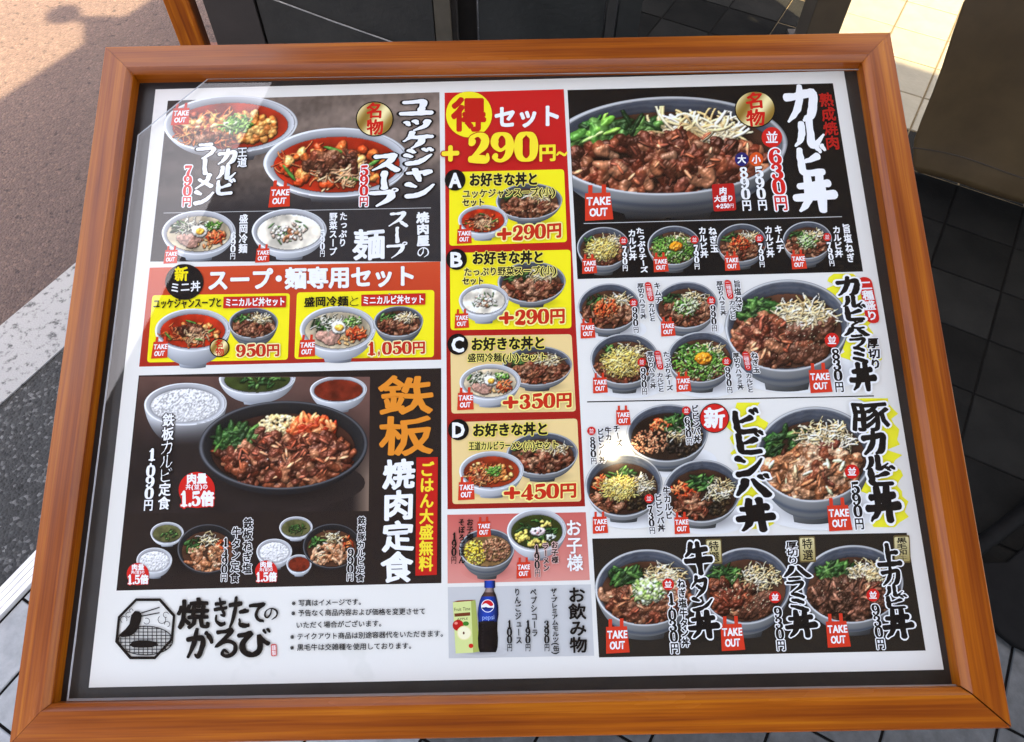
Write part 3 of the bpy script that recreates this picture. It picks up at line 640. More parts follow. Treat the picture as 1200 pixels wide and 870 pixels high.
def stroke_mesh(st, grow, rough, seed, wmul=1.0):
    P = np.array(st, float); closed = np.allclose(P[0, :2], P[-1, :2]); c_ = cr(P, 6 if len(P) < 7 else 4); xy = c_[:, :2]; w = np.maximum(c_[:, 2] * wmul, .03)
    r_ = np.random.default_rng(seed); nn_ = len(xy)
    d = np.gradient(xy, axis=0)
    if closed: d[0] = d[-1] = xy[1] - xy[-2]
    d /= np.linalg.norm(d, axis=1)[:, None] + 1e-9; nr = np.stack([-d[:, 1], d[:, 0]], 1)
    if rough:
        j1 = np.interp(np.arange(nn_), np.arange(0, nn_ + 2, 2), r_.normal(0, rough, len(np.arange(0, nn_ + 2, 2)))); j2 = np.interp(np.arange(nn_), np.arange(0, nn_ + 2, 2), r_.normal(0, rough, len(np.arange(0, nn_ + 2, 2))))
    else: j1 = j2 = np.zeros(nn_)
    h = w / 2 + grow
    L = xy + nr * (h + j1)[:, None]; Rr = xy - nr * (h + j2)[:, None]
    V = list(L) + list(Rr); F = [[i, i + 1, nn_ + i + 1, nn_ + i] for i in range(nn_ - 1)]
    if not closed:
        for e, sgn in ((0, -1), (nn_ - 1, 1)):
            k = 5; b0 = len(V)
            for q_ in range(1, k):
                a_ = math.pi * q_ / k; hh = h[e]; rr_ = .75 if not grow else 1
                V.append(xy[e] + nr[e] * hh * math.cos(a_) + d[e] * sgn * hh * math.sin(a_) * (rr_ * w[e] / 2 + grow) / hh)
            ring = [e] + list(range(b0, b0 + k - 1)) + [nn_ + e]
            F.append(ring)
    NS[0] = nn_
    return np.array(V), F
NS = [0]
def place(pts, o_, ax, ay):
    """unit box (x right, y down) -> measured plane"""
    return np.asarray(o_)[None] + pts[:, :1] * np.asarray(ax)[None] + pts[:, 1:] * np.asarray(ay)[None]
ZS = 3e-6
def put_char(pr, ch, o_, ax, ay, col, weight, outline, brush, rotv, seed, zb=0.0, rough=.012, grow_px=None):
    """one letter into cell with origin o_ and cell axes ax, ay; `outline` = list of (radius in px, colour) from outer to inner"""
    hpx = np.linalg.norm(ay); wpx = np.linalg.norm(ax)
    use = ch in BR and (brush or ch in '0123456789,+~')
    if use:
        isd = ch in '0123456789,+~'
        layers = [(r_, c_) for r_, c_ in outline] + [(0, c0) for c0 in [col]]
        z = zb
        for r_, c_ in layers:
            z += 3e-5
            for si, st in enumerate(BR[ch]):
                if ch == 'ー' and not rotv: st = [(y, 1 - x, w) for x, y, w in st]
                V, F = stroke_mesh(st, r_ / ((hpx + wpx) / 2), 0 if isd else rough, seed * 31 + si, 1.5 if isd else weight * 1.35)
                V = np.stack([V[:, 0], 1 - V[:, 1]], 1)
                if isd: V = np.stack([.5 + (V[:, 0] - .5) * .96, V[:, 1]], 1)
                z += ZS; pr.add(place(V, o_, ax, ay), F, c_, z + np.concatenate([np.tile(np.arange(NS[0]) * 1e-6, 2), np.zeros((len(V) - 2 * NS[0]) // 2), np.full((len(V) - 2 * NS[0]) // 2, (NS[0] - 1) * 1e-6)]))
        return
    v, tri, quad, adv = glyph(ch)
    if not len(v): return
    if ord(ch) > 0x2000: p = np.stack([v[:, 0], v[:, 1]], 1)
    else: p = np.stack([(v[:, 0]) / adv, (v[:, 1] - .04) / .80], 1)
    if rotv and ch in 'ー(（)）〜~': p = np.stack([1 - p[:, 1], p[:, 0]], 1)
    if rotv and ch in '。、': p = p + [.55, -.55]
    if rotv and ch in 'ッャュョっゃゅょ': p = p + [.08, -.08]
    if brush:       # give type the swing of a brush: shear and swell
        p = p + np.stack([.018 * np.sin(p[:, 1] * 9 + seed), .03 * (.5 - p[:, 0]) + .018 * np.sin(p[:, 0] * 8 + seed)], 1)
    P = place(p, o_, ax, ay)
    F = ([np.array(tri)] if tri else []) ; Q = quad
    z = zb
    bold = weight
    for r_, c_ in list(outline) + [(0, col)]:
        rad = bold + r_
        k = 1 if rad < .12 else (4 if rad < .55 else (8 if rad < 2.2 else 12))
        offs = [(0, 0)] if k == 1 else [(rad * math.cos(2 * math.pi * (q_ + .5) / k), rad * math.sin(2 * math.pi * (q_ + .5) / k)) for q_ in range(k)]
        if brush and rad > .5: offs = [(x * 1.12, y * .88) for x, y in offs]
        if k > 8 or (k == 8 and rad > 1.5): offs += [(x * .5, y * .5) for x, y in offs[::2]]
        for of in offs:
            z += ZS
            for f in F: pr.add(P + np.array(of), f, c_, z)
            if Q: pr.add(P + np.array(of), Q, c_, z)

def gapw(ch):
    if ch in '0123456789': return .72
    if ch == ',': return .42
    if ch == '・': return .55
    if ch in '()（）': return .5
    if ch == '。': return .6
    if ord(ch) < 0x2000 and ch not in '+~': return glyph(ch)[3] if ch != ' ' else .3
    return 1.0
SEED = [0]
def col(name, text, p0, p1, w, c, weight=.0, outline=(), brush=False, fill=1.0, label=None, wt=None, pr=None, parent=None, zb=0.0):
    """vertical line of writing from p0 (top middle) to p1 (bottom middle), w px wide"""
    own = pr is None
    if own: pr = Print(name, label)
    if w < 12 and own: weight += .13
    p0, p1 = np.array(p0, float), np.array(p1, float); d = p1 - p0
    adv = [.40 if ch == ',' else (.55 if ch in '・()（）' else (.9 if ch in '0123456789' and True else 1.0)) for ch in text]; tot = sum(adv); pos = 0
    for ch, a in zip(text, adv):
        SEED[0] += 1
        ay = d * (a / tot) * (fill if ch not in '0123456789円' else .98 * fill); o_ = p0 + d * (pos / tot)
        ww = w * (.90 if ch in '0123456789' else 1.0); ww = ww * .7 if ch == ',' else ww
        ax = np.array([ww, -.021 * ww])
        if ch == ',': ay = d * (.75 / tot); o_ = o_ - d * (.35 / tot)
        if ch in '・': ax = np.array([w, 0]); ay = d / tot; o_ = o_ - d * .22 / tot
        put_char(pr, ch, o_ - ax / 2, ax, ay, c, weight if wt is None else wt, outline, brush, True, SEED[0], zb)
        pos += a
    if own: return pr.done(parent)
def row(name, text, p0, p1, h, c, weight=.0, outline=(), brush=False, label=None, pr=None, parent=None, zb=0.0):
    """horizontal line of writing from p0 (middle left) to p1 (middle right), h px high"""
    own = pr is None
    if own: pr = Print(name, label)
    p0, p1 = np.array(p0, float), np.array(p1, float); d = p1 - p0; adv = [gapw(ch) for ch in text]; tot = sum(adv); pos = 0
    for ch, a in zip(text, adv):
        SEED[0] += 1
        ay = np.array([.0, h * (1.0 if ord(ch) > 0x2000 else .9)])
        if ord(ch) < 0x2000 and ch not in '0123456789,+~()': ay = np.array([0, h * .8 / .8])
        ax = d * (a / tot)
        if ch in '0123456789': ax = ax * .97
        cw = ax
        if ch in '()（）・。' and ord(ch) > 0x2000: cw = d / tot; off = -(1 - a) / 2 if ch != '。' else 0
        else: off = 0
        o_ = p0 + d * ((pos + off) / tot) - ay / 2
        if ch == ',': pass
        put_char(pr, ch, o_, cw, ay, c, weight, outline, brush, False, SEED[0], zb)
        pos += a
    if own: return pr.done(parent)

# ---- food pictures
def blur(a, r_):
    r_ = max(1, int(r_)); k = np.ones(2 * r_ + 1) / (2 * r_ + 1)
    p = np.pad(a, r_, mode='edge'); c_ = np.cumsum(np.pad(p, ((1, 0), (0, 0))), 0); p = (c_[2 * r_ + 1:] - c_[:-2 * r_ - 1]) / (2 * r_ + 1)
    c_ = np.cumsum(np.pad(p, ((0, 0), (1, 0))), 1); return (c_[:, 2 * r_ + 1:] - c_[:, :-2 * r_ - 1]) / (2 * r_ + 1)
class Dish:
    """little height field painter: x, y in units of the food ellipse (-1..1), heights in px"""
    def __init__(s, rx, ry, seed, soup=None, k=1.7, base=(.30, .19, .13)):
        s.rx, s.ry, s.k = rx, ry, k; s.soft = None; s.W, s.H = int(2.3 * rx * k), int(2.6 * ry * k); s.r = np.random.default_rng(seed)
        s.X = (np.arange(s.W) - s.W / 2) / k; s.Y = (np.arange(s.H) - s.H * .54) / k
        xx, yy = np.meshgrid(s.X / rx, s.Y / ry); s.q = np.sqrt(xx ** 2 + yy ** 2)
        s.z = np.full((s.H, s.W), -3.0); s.c = np.zeros((s.H, s.W, 3)); s.g = np.zeros((s.H, s.W)); s.tex = fnoise(s.W, s.H, 26, seed, 3)
        s.n1 = fnoise(s.W, s.H, 7, seed + 5, 3)
        if soup is not None:
            m = s.q < 1.0; s.z[m] = 0
            n_ = s.n1[..., None]; s.c[m] = (np.array(soup)[None, None] * (.62 + .76 * n_))[m]; s.g[m] = .5
        else:
            m = s.q < .97; s.z[m] = 0; s.c[m] = (np.array(base)[None, None] * (.6 + .8 * s.n1[..., None]))[m]; s.g[m] = .3
    def heap(s, x, y, H): return H * max(0, 1 - (x * x + y * y) ** 1.3)
    def stamp(s, x, y, a, b, ang, z0, h, colr, gl=.3, flat_=.5, var=.25):
        k = s.k; px, py = x * s.rx, y * s.ry; R_ = max(a, b) + 1
        i0, i1 = np.searchsorted(s.X, [px - R_, px + R_]); j0, j1 = np.searchsorted(s.Y, [py - R_, py + R_])
        if i1 <= i0 or j1 <= j0: return
        dx = s.X[i0:i1][None] - px; dy = s.Y[j0:j1][:, None] - py; ca, sa = math.cos(ang), math.sin(ang)
        u = (dx * ca + dy * sa) / a; v_ = (-dx * sa + dy * ca) / b; d2 = u * u + v_ * v_
        t = s.tex[j0:j1, i0:i1]
        zz = z0 + h * np.sqrt(np.clip(1 - d2, 0, 1)) + (t - .5) * h * .9
        m = (d2 < 1 + (t - .5) * .7) & (zz > s.z[j0:j1, i0:i1]) & (s.q[j0:j1, i0:i1] < 1.12)
        s.z[j0:j1, i0:i1][m] = zz[m]; cc = np.array(colr)[None, None] * (1 + (t[..., None] - .5) * 2 * var); s.c[j0:j1, i0:i1][m] = cc[m]; s.g[j0:j1, i0:i1][m] = gl
    def strand(s, x, y, ln, ang, curv, wd, z0, colr, gl=.3):
        n_ = max(3, int(ln / (wd * .8))); px, py = x * s.rx, y * s.ry
        for i in range(n_):
            px += math.cos(ang) * ln / n_; py += math.sin(ang) * ln / n_ * .8; ang += curv / n_
            s.stamp(px / s.rx, py / s.ry, wd, wd, 0, z0 + 1.2 * math.sin(math.pi * i / n_), wd, colr, gl, var=.12)
    def pts(s, n_, cx, cy, ex, ey):
        t = s.r.random(n_) * 2 * np.pi; q_ = np.sqrt(s.r.random(n_)); return zip(cx + ex * q_ * np.cos(t), cy + ey * q_ * np.sin(t))
    # ingredients
    def meat(s, cx, cy, ex, ey, n_=60, sz=1.0, H=9, pal=0):
        pals = [[(.36, .20, .13), (.48, .29, .19), (.28, .14, .09), (.60, .42, .31), (.42, .20, .13)], [(.62, .40, .26), (.70, .50, .36), (.52, .31, .19), (.80, .62, .48)], [(.36, .15, .09), (.47, .24, .15), (.24, .11, .07), (.62, .40, .28), (.40, .20, .14)], [(.27, .16, .11), (.36, .22, .16), (.44, .29, .22), (.20, .12, .08)]]
        P = pals[pal]; base = s.rx * .16 * sz
        for (x, y) in sorted(s.pts(n_, cx, cy, ex, ey), key=lambda p: p[1]):
            z0 = s.heap((x - cx) / (ex * 1.3), (y - cy) / (ey * 1.3), H) + s.r.random() * 2
            ang = s.r.random() * 3.14; c_ = P[s.r.integers(len(P))]; b_ = base * (.35 + .5 * s.r.random()); L_ = base * (.6 + .9 * s.r.random())
            cv = s.r.normal() * 1.2; a_ = ang; xx, yy = x, y
            for q_ in range(5):
                s.stamp(xx, yy, L_ * .55, b_ * (1 - .08 * q_), a_, z0, b_ * .62, c_, .6, var=.4); xx += math.cos(a_) * L_ * .34 / s.rx; yy += math.sin(a_) * L_ * .34 / s.ry * .8; a_ += cv * .32
            if s.r.random() < .30: s.stamp(x, y, L_ * .45, b_ * .22, ang, z0 + b_ * .75, b_ * .3, tuple(min(1, q_ * 1.55 + .05) for q_ in c_), .5)
    def greens(s, cx, cy, ex, ey, n_=22, H=7, bright=0):
        P = [(.13, .24, .11), (.18, .34, .14), (.10, .18, .09), (.32, .48, .22)] if not bright else [(.40, .62, .22), (.55, .74, .30), (.28, .48, .18), (.68, .82, .45)]
        b_ = s.rx * .05
        for (x, y) in s.pts(n_, cx, cy, ex, ey):
            s.stamp(x, y, b_ * (1.8 + 2 * s.r.random()), b_ * (.5 + .7 * s.r.random()), s.r.normal() * .7 - .5, H * (.6 + .4 * s.r.random()), b_, P[s.r.integers(4)], .5)
    def sprouts(s, cx, cy, ex, ey, n_=60, H=9, P=((.93, .86, .70), (.86, .77, .56), (.97, .93, .82), (.80, .68, .46)), wd=None, ln=None):
        wd = wd or max(.55, s.rx * .013); ln = ln or s.rx * .26; n_ = int(n_ * 1.7)
        for (x, y) in s.pts(n_, cx, cy, ex, ey):
            z0 = s.heap((x - cx) / (ex * 1.4), (y - cy) / (ey * 1.4), H) + s.r.random() * 3
            s.strand(x - .08, y, ln * (.5 + .7 * s.r.random()), s.r.random() * 6.28, s.r.normal() * 1.6, wd * (.8 + .5 * s.r.random()), z0, P[s.r.integers(len(P))], .35)
    def cheese(s, cx, cy, ex, ey, n_=110, H=13): s.sprouts(cx, cy, ex, ey, n_, H, ((1.0, .88, .50), (.98, .82, .40), (1.0, .94, .66), (.94, .78, .38)), max(.5, s.rx * .011), s.rx * .20)
    def onion(s, cx, cy, ex, ey, n_=150, H=10, pale=.3):
        G = [(.45, .66, .25), (.30, .52, .18), (.62, .78, .38), (.22, .40, .14)]; Pp = [(.88, .92, .76), (.80, .86, .62)]
        for (x, y) in s.pts(n_, cx, cy, ex, ey):
            z0 = s.heap((x - cx) / (ex * 1.2), (y - cy) / (ey * 1.2), H) + s.r.random() * 2; c_ = Pp[s.r.integers(2)] if s.r.random() < pale else G[s.r.integers(4)]
            if s.r.random() < .5: s.strand(x, y, s.rx * .13, s.r.random() * 6.28, s.r.normal() * 2, max(.7, s.rx * .016), z0, c_, .3)
            else: s.stamp(x, y, s.rx * .045, s.rx * .028, s.r.random() * 3, z0, 1.5, c_, .3)
    def kimchi(s, cx, cy, ex, ey, n_=40, H=11):
        P = [(.80, .30, .14), (.90, .45, .24), (.66, .18, .08), (.92, .58, .36)]
        for (x, y) in s.pts(n_, cx, cy, ex, ey):
            s.stamp(x, y, s.rx * (.06 + .06 * s.r.random()), s.rx * .035, s.r.random() * 3.1, s.heap((x - cx) / (ex * 1.3), (y - cy) / (ey * 1.3), H) + s.r.random() * 2, 2.2, P[s.r.integers(4)], .6)
    def yolk(s, x, y, a, b, z0=14, colr=(.96, .58, .12)):
        s.stamp(x, y, a, b, 0, z0, 5, colr, .9, var=.04)
    def egg(s, x, y, a, b, z0=9):
        s.stamp(x, y, a, b, .1, z0, 3, (.97, .95, .90), .3, var=.03); s.stamp(x + .02, y, a * .58, b * .58, 0, z0 + 2.4, 2, (.97, .72, .25), .6, var=.08)
    def crumbs(s, cx, cy, ex, ey, n_, P, sz, H=6, gl=.3):
        for (x, y) in s.pts(n_, cx, cy, ex, ey):
            s.stamp(x, y, sz * (.7 + .7 * s.r.random()), sz * (.6 + .5 * s.r.random()), s.r.random() * 3, s.heap((x - cx) / (ex * 1.2), (y - cy) / (ey * 1.2), H) + s.r.random() * 1.5, sz * .8, P[s.r.integers(len(P))], gl)
    def sesame(s, n_=40):
        for (x, y) in s.pts(n_, 0, .1, .7, .6): s.stamp(x, y, .9, .6, s.r.random() * 3, 16, .6, (.96, .88, .70), .2, var=.05)
    def image(s):
        gy, gx = np.gradient(s.z, 1 / s.k); gx = np.clip(gx, -2.2, 2.2); gy = np.clip(gy, -2.2, 2.2)
        nl = 1 / np.sqrt(gx ** 2 + gy ** 2 + 1); nx, ny = -gx * nl, -gy * nl
        dif = np.clip(nx * -.30 + ny * -.52 + nl * .80, 0, 1); hx, hy, hz = -.17, -.34, .925
        sp = np.clip(nx * hx + ny * hy + nl * hz, 0, 1) ** 38
        ao = np.clip(1 + (s.z - blur(s.z, s.rx * .05 * s.k)) * .05, .45, 1.10) * np.clip(1 + (s.z - blur(s.z, s.rx * .18 * s.k)) * .02, .7, 1.1)
        im = s.c * (.30 + .88 * dif[..., None]) * ao[..., None] + (sp * s.g * .62)[..., None] * np.array([1, .95, .9])
        s.mask = s.z > -2.5
        return np.clip(im if s.soft is None else im * .45 + np.array(s.soft) * .55, 0, 1)

def food(kind, rx, ry, seed, k=1.7):
    m = lambda **kw: None
    big = rx > 50; f = 1.9 if big else 1.0
    soup = {'ramen': (.60, .17, .09), 'yukke': (.66, .16, .07), 'white': (.90, .87, .80), 'cold': (.78, .72, .60), 'green': (.20, .24, .10), 'clear': (.34, .34, .20), 'sauce': (.42, .14, .08), 'kidr': (.19, .22, .08), 'rsoup': (.52, .17, .08)}.get(kind)
    D = Dish(rx, ry, seed, soup, k, {'rice': (.86, .86, .85), 'soboro': (.60, .46, .28), 'plate': (.22, .13, .10), 'minced': (.16, .11, .08), 'bibim': (.22, .14, .10), 'bibimc': (.22, .14, .10)}.get(kind, (.32, .20, .14)))
    n = lambda v: int(v * f * 1.35)
    if kind == 'rice': D.soft = (.93, .93, .935)
    if kind == 'ramen' or kind == 'rsoup':
        D.sprouts(-.2, .15, .6, .55, n(46), 2, ((.90, .66, .40), (.86, .50, .28), (.80, .38, .20)))
        D.crumbs(.35, .1, .45, .6, n(36), [(.90, .60, .30), (.84, .48, .22), (.95, .72, .42)], rx * .075, 2, .5); D.crumbs(-.4, -.1, .4, .5, n(20), [(.90, .64, .34), (.62, .26, .16), (.95, .80, .56)], rx * .06, 3, .5)
        D.onion(.1, -.05, .26, .30, n(70), 7, .1); D.meat(-.4, .35, .3, .25, n(10), .7, 3)
    elif kind == 'yukke':
        D.crumbs(0, .1, .85, .75, n(24), [(.90, .55, .26), (.84, .40, .18), (.95, .72, .42), (.78, .28, .12)], rx * .085, 1, .6); D.sprouts(-.1, .05, .7, .6, n(16), 1, ((.80, .34, .18), (.86, .48, .28)))
        D.meat(-.1, -.2, .4, .35, n(12), .8, 4); D.sprouts(.15, .25, .35, .3, n(26), 4, ((.90, .74, .56), (.80, .60, .44)))
        for a_, x_, y_ in ((.3, -.05, -.55), (-.5, .55, .0), (.9, -.75, .25), (.2, .2, .5)): D.stamp(x_, y_, rx * .17, rx * .03, a_, 6, 1.5, (.30, .50, .20), .5)
    elif kind == 'white':
        D.crumbs(0, 0, .55, .5, n(26), [(.93, .90, .82), (.80, .70, .62), (.96, .94, .88)], rx * .06, 3, .4)
        for q_ in range(11): D.stamp(D.r.uniform(-.6, .6), D.r.uniform(-.6, .6), rx * .12, rx * .022, D.r.random() * 3, 3, 1.2, (.33, .52, .26), .4)
        D.meat(.05, .1, .25, .25, 5, .6, 3, 1)
    elif kind == 'cold':
        D.greens(-.45, -.35, .35, .35, n(18), 3); D.sprouts(-.1, -.35, .45, .35, n(28), 4, ((.90, .88, .80), (.82, .80, .70)))
        D.onion(.42, -.45, .28, .25, n(50), 6, .3); D.kimchi(.55, .2, .3, .35, n(30), 6); D.crumbs(.25, .55, .35, .25, n(14), [(.90, .70, .45), (.85, .5, .3)], rx * .05, 3)
        for x_, y_ in ((-.45, .3), (-.25, .5), (-.15, .25)): D.stamp(x_, y_, rx * .24, rx * .17, .3, 5, 2, (.72, .55, .48), .2, var=.3)
        D.egg(.02, -.15, rx * .24, rx * .19)
    elif kind == 'kidr':
        D.greens(0, 0, .8, .7, n(34), 2); D.crumbs(-.5, .2, .35, .35, n(12), [(.96, .86, .40)], rx * .08, 3, .4); D.crumbs(.3, -.45, .3, .2, n(8), [(.96, .86, .45)], rx * .07, 3); D.crumbs(0, .65, .35, .2, n(14), [(.95, .84, .42)], rx * .07, 3); D.crumbs(.55, .35, .2, .2, n(10), [(.90, .93, .88)], rx * .06, 3)
        D.stamp(.05, -.02, rx * .30, rx * .17, .05, 7, 2, (.93, .86, .86), .2, var=.04)
        for x_ in (-.06, .14): D.stamp(x_, -.06, 1.0, 1.0, 0, 10, .5, (.15, .12, .12), .1)
        D.stamp(.04, .06, 1.6, 1.0, 0, 10, .5, (.90, .55, .55), .1)
    elif kind == 'soboro':
        D.crumbs(.3, -.05, .6, .7, n(150), [(.55, .36, .26), (.66, .46, .34), (.46, .28, .19), (.74, .56, .42)], rx * .05, 6); D.crumbs(-.45, .1, .45, .75, n(130), [(.95, .82, .26), (.90, .72, .18), (.98, .90, .42)], rx * .04, 6)
    elif kind == 'rice': D.crumbs(0, 0, .92, .92, n(500), [(.93, .93, .92), (.90, .905, .91), (.98, .98, .97)], max(1.0, rx * .035), ry * .30, .1)
    elif kind in ('green', 'clear'):
        D.greens(.1, .1, .6, .5, n(22), 2)
    elif kind == 'sauce': pass
    elif kind == 'plate':
        D.crumbs(-.05, -.62, .30, .30, n(70), [(.93, .82, .60), (.88, .74, .48), (.96, .88, .70)], rx * .03, 8); D.greens(-.62, -.30, .28, .28, n(34), 8); D.kimchi(.35, -.55, .34, .30, n(50), 9)
        D.meat(.05, .18, .78, .62, n(90), .75, 12, 2); D.meat(.45, -.1, .35, .35, n(16), .8, 12, 2)
        D.sprouts(0, .25, .6, .5, 20, 14, ((.9, .86, .8),), .6, 3)
    elif kind == 'tan':
        D.greens(-.55, -.3, .3, .3, n(18), 7); D.sprouts(.1, -.55, .35, .25, n(20), 7); D.kimchi(.6, -.3, .25, .3, n(12), 6); D.meat(0, .25, .75, .6, n(50), .9, 8, 1)
    elif kind == 'pork':
        D.greens(-.55, -.40, .36, .36, n(26), 9); D.sprouts(.30, -.50, .50, .34, n(60), 11); D.meat(0, .25, .88, .62, n(46), 1.35, 12, 1); D.meat(.1, .1, .6, .5, n(8), 1.2, 15, 2)
    elif kind == 'harami':
        D.greens(-.50, -.48, .42, .30, n(30), 9, 0); D.sprouts(.40, -.40, .46, .34, n(60), 11); D.meat(-.38, .2, .50, .6, n(34), 1.1, 12, 2)
        for q_ in range(13):
            x_, y_ = D.r.uniform(.0, .7), D.r.uniform(-.1, .65); D.stamp(x_, y_, rx * .30, rx * .14, -.45 + D.r.normal() * .2, 9 + y_ * 3, 5, [(.33, .19, .13), (.27, .14, .10), (.42, .27, .20)][q_ % 3], .5, var=.3)
        D.sesame(70)
    elif kind == 'tongue':
        D.greens(-.45, -.5, .36, .26, n(22), 9); D.sprouts(.45, -.45, .40, .30, n(44), 10); D.meat(0, .3, .88, .6, n(62), 1.0, 9, 0); D.onion(.05, -.02, .40, .46, n(90), 16, .6); D.crumbs(.05, -.02, .38, .45, n(60), [(.86, .90, .72), (.74, .82, .52), (.93, .95, .84), (.55, .68, .32)], rx * .05, 19, .4)
    elif kind == 'jo':
        D.greens(-.35, -.5, .40, .26, n(30), 9, 0); D.sprouts(.45, -.38, .42, .36, n(60), 11); D.meat(-.1, .25, .85, .6, n(30), 1.5, 11, 3); D.meat(.3, .1, .5, .5, n(14), 1.0, 13, 0); D.sesame(40)
    elif kind == 'minced':
        D.kimchi(-.2, -.5, .35, .3, n(20), 6); D.greens(.25, -.5, .40, .3, n(22), 8); D.crumbs(-.45, .2, .50, .5, n(130), [(.74, .50, .36), (.84, .62, .46), (.62, .38, .26)], rx * .035, 8, .5); D.crumbs(.4, .35, .5, .5, n(60), [(.16, .12, .09), (.10, .09, .07), (.24, .18, .12)], rx * .06, 5, .4); D.sprouts(.45, -.12, .42, .2, n(30), 8)
    elif kind in ('bibim', 'bibimc'):
        D.greens(-.05, -.45, .36, .3, n(24), 9); D.kimchi(-.55, -.2, .32, .34, n(26), 8); D.sprouts(.55, -.15, .36, .34, n(44), 9); D.meat(-.35, .35, .55, .45, n(30), .8, 9, 0); D.crumbs(.4, .4, .45, .42, n(50), [(.16, .13, .10), (.10, .09, .07), (.26, .20, .12)], rx * .06, 5, .4)
        if kind == 'bibimc': D.cheese(-.05, -.05, .46, .42, 260, 18)
    else:      # gyudon style bowls with a topping
        D.greens(-.42, -.45, .38, .28, n(18), 8)
        if kind == 'kalbi': D.greens(-.58, -.42, .26, .2, 7, 10, 1)
        D.sprouts(.38, -.45, .42, .28, n(38), 9)
        D.meat(0, .22, .92, .66, n(60) if not big else 150, .85 if not big else .62, 10 if not big else 17, 2 if kind == 'kalbi' else 0)
        if kind == 'kalbi': D.meat(0, .2, .8, .5, 40, .5, 20, 0)
        if kind == 'cheese': D.cheese(.02, .0, .60, .60, 300, 17)
        if kind == 'yolk': D.onion(0, .1, .88, .82, 620, 16, .12); D.yolk(.08, -.08, rx * .27, rx * .21, 20)
        if kind == 'kimchi': D.kimchi(-.08, -.05, .46, .48, n(60), 17)
        if kind == 'negi': D.onion(0, -.05, .46, .48, n(150), 18, .6)
    return D

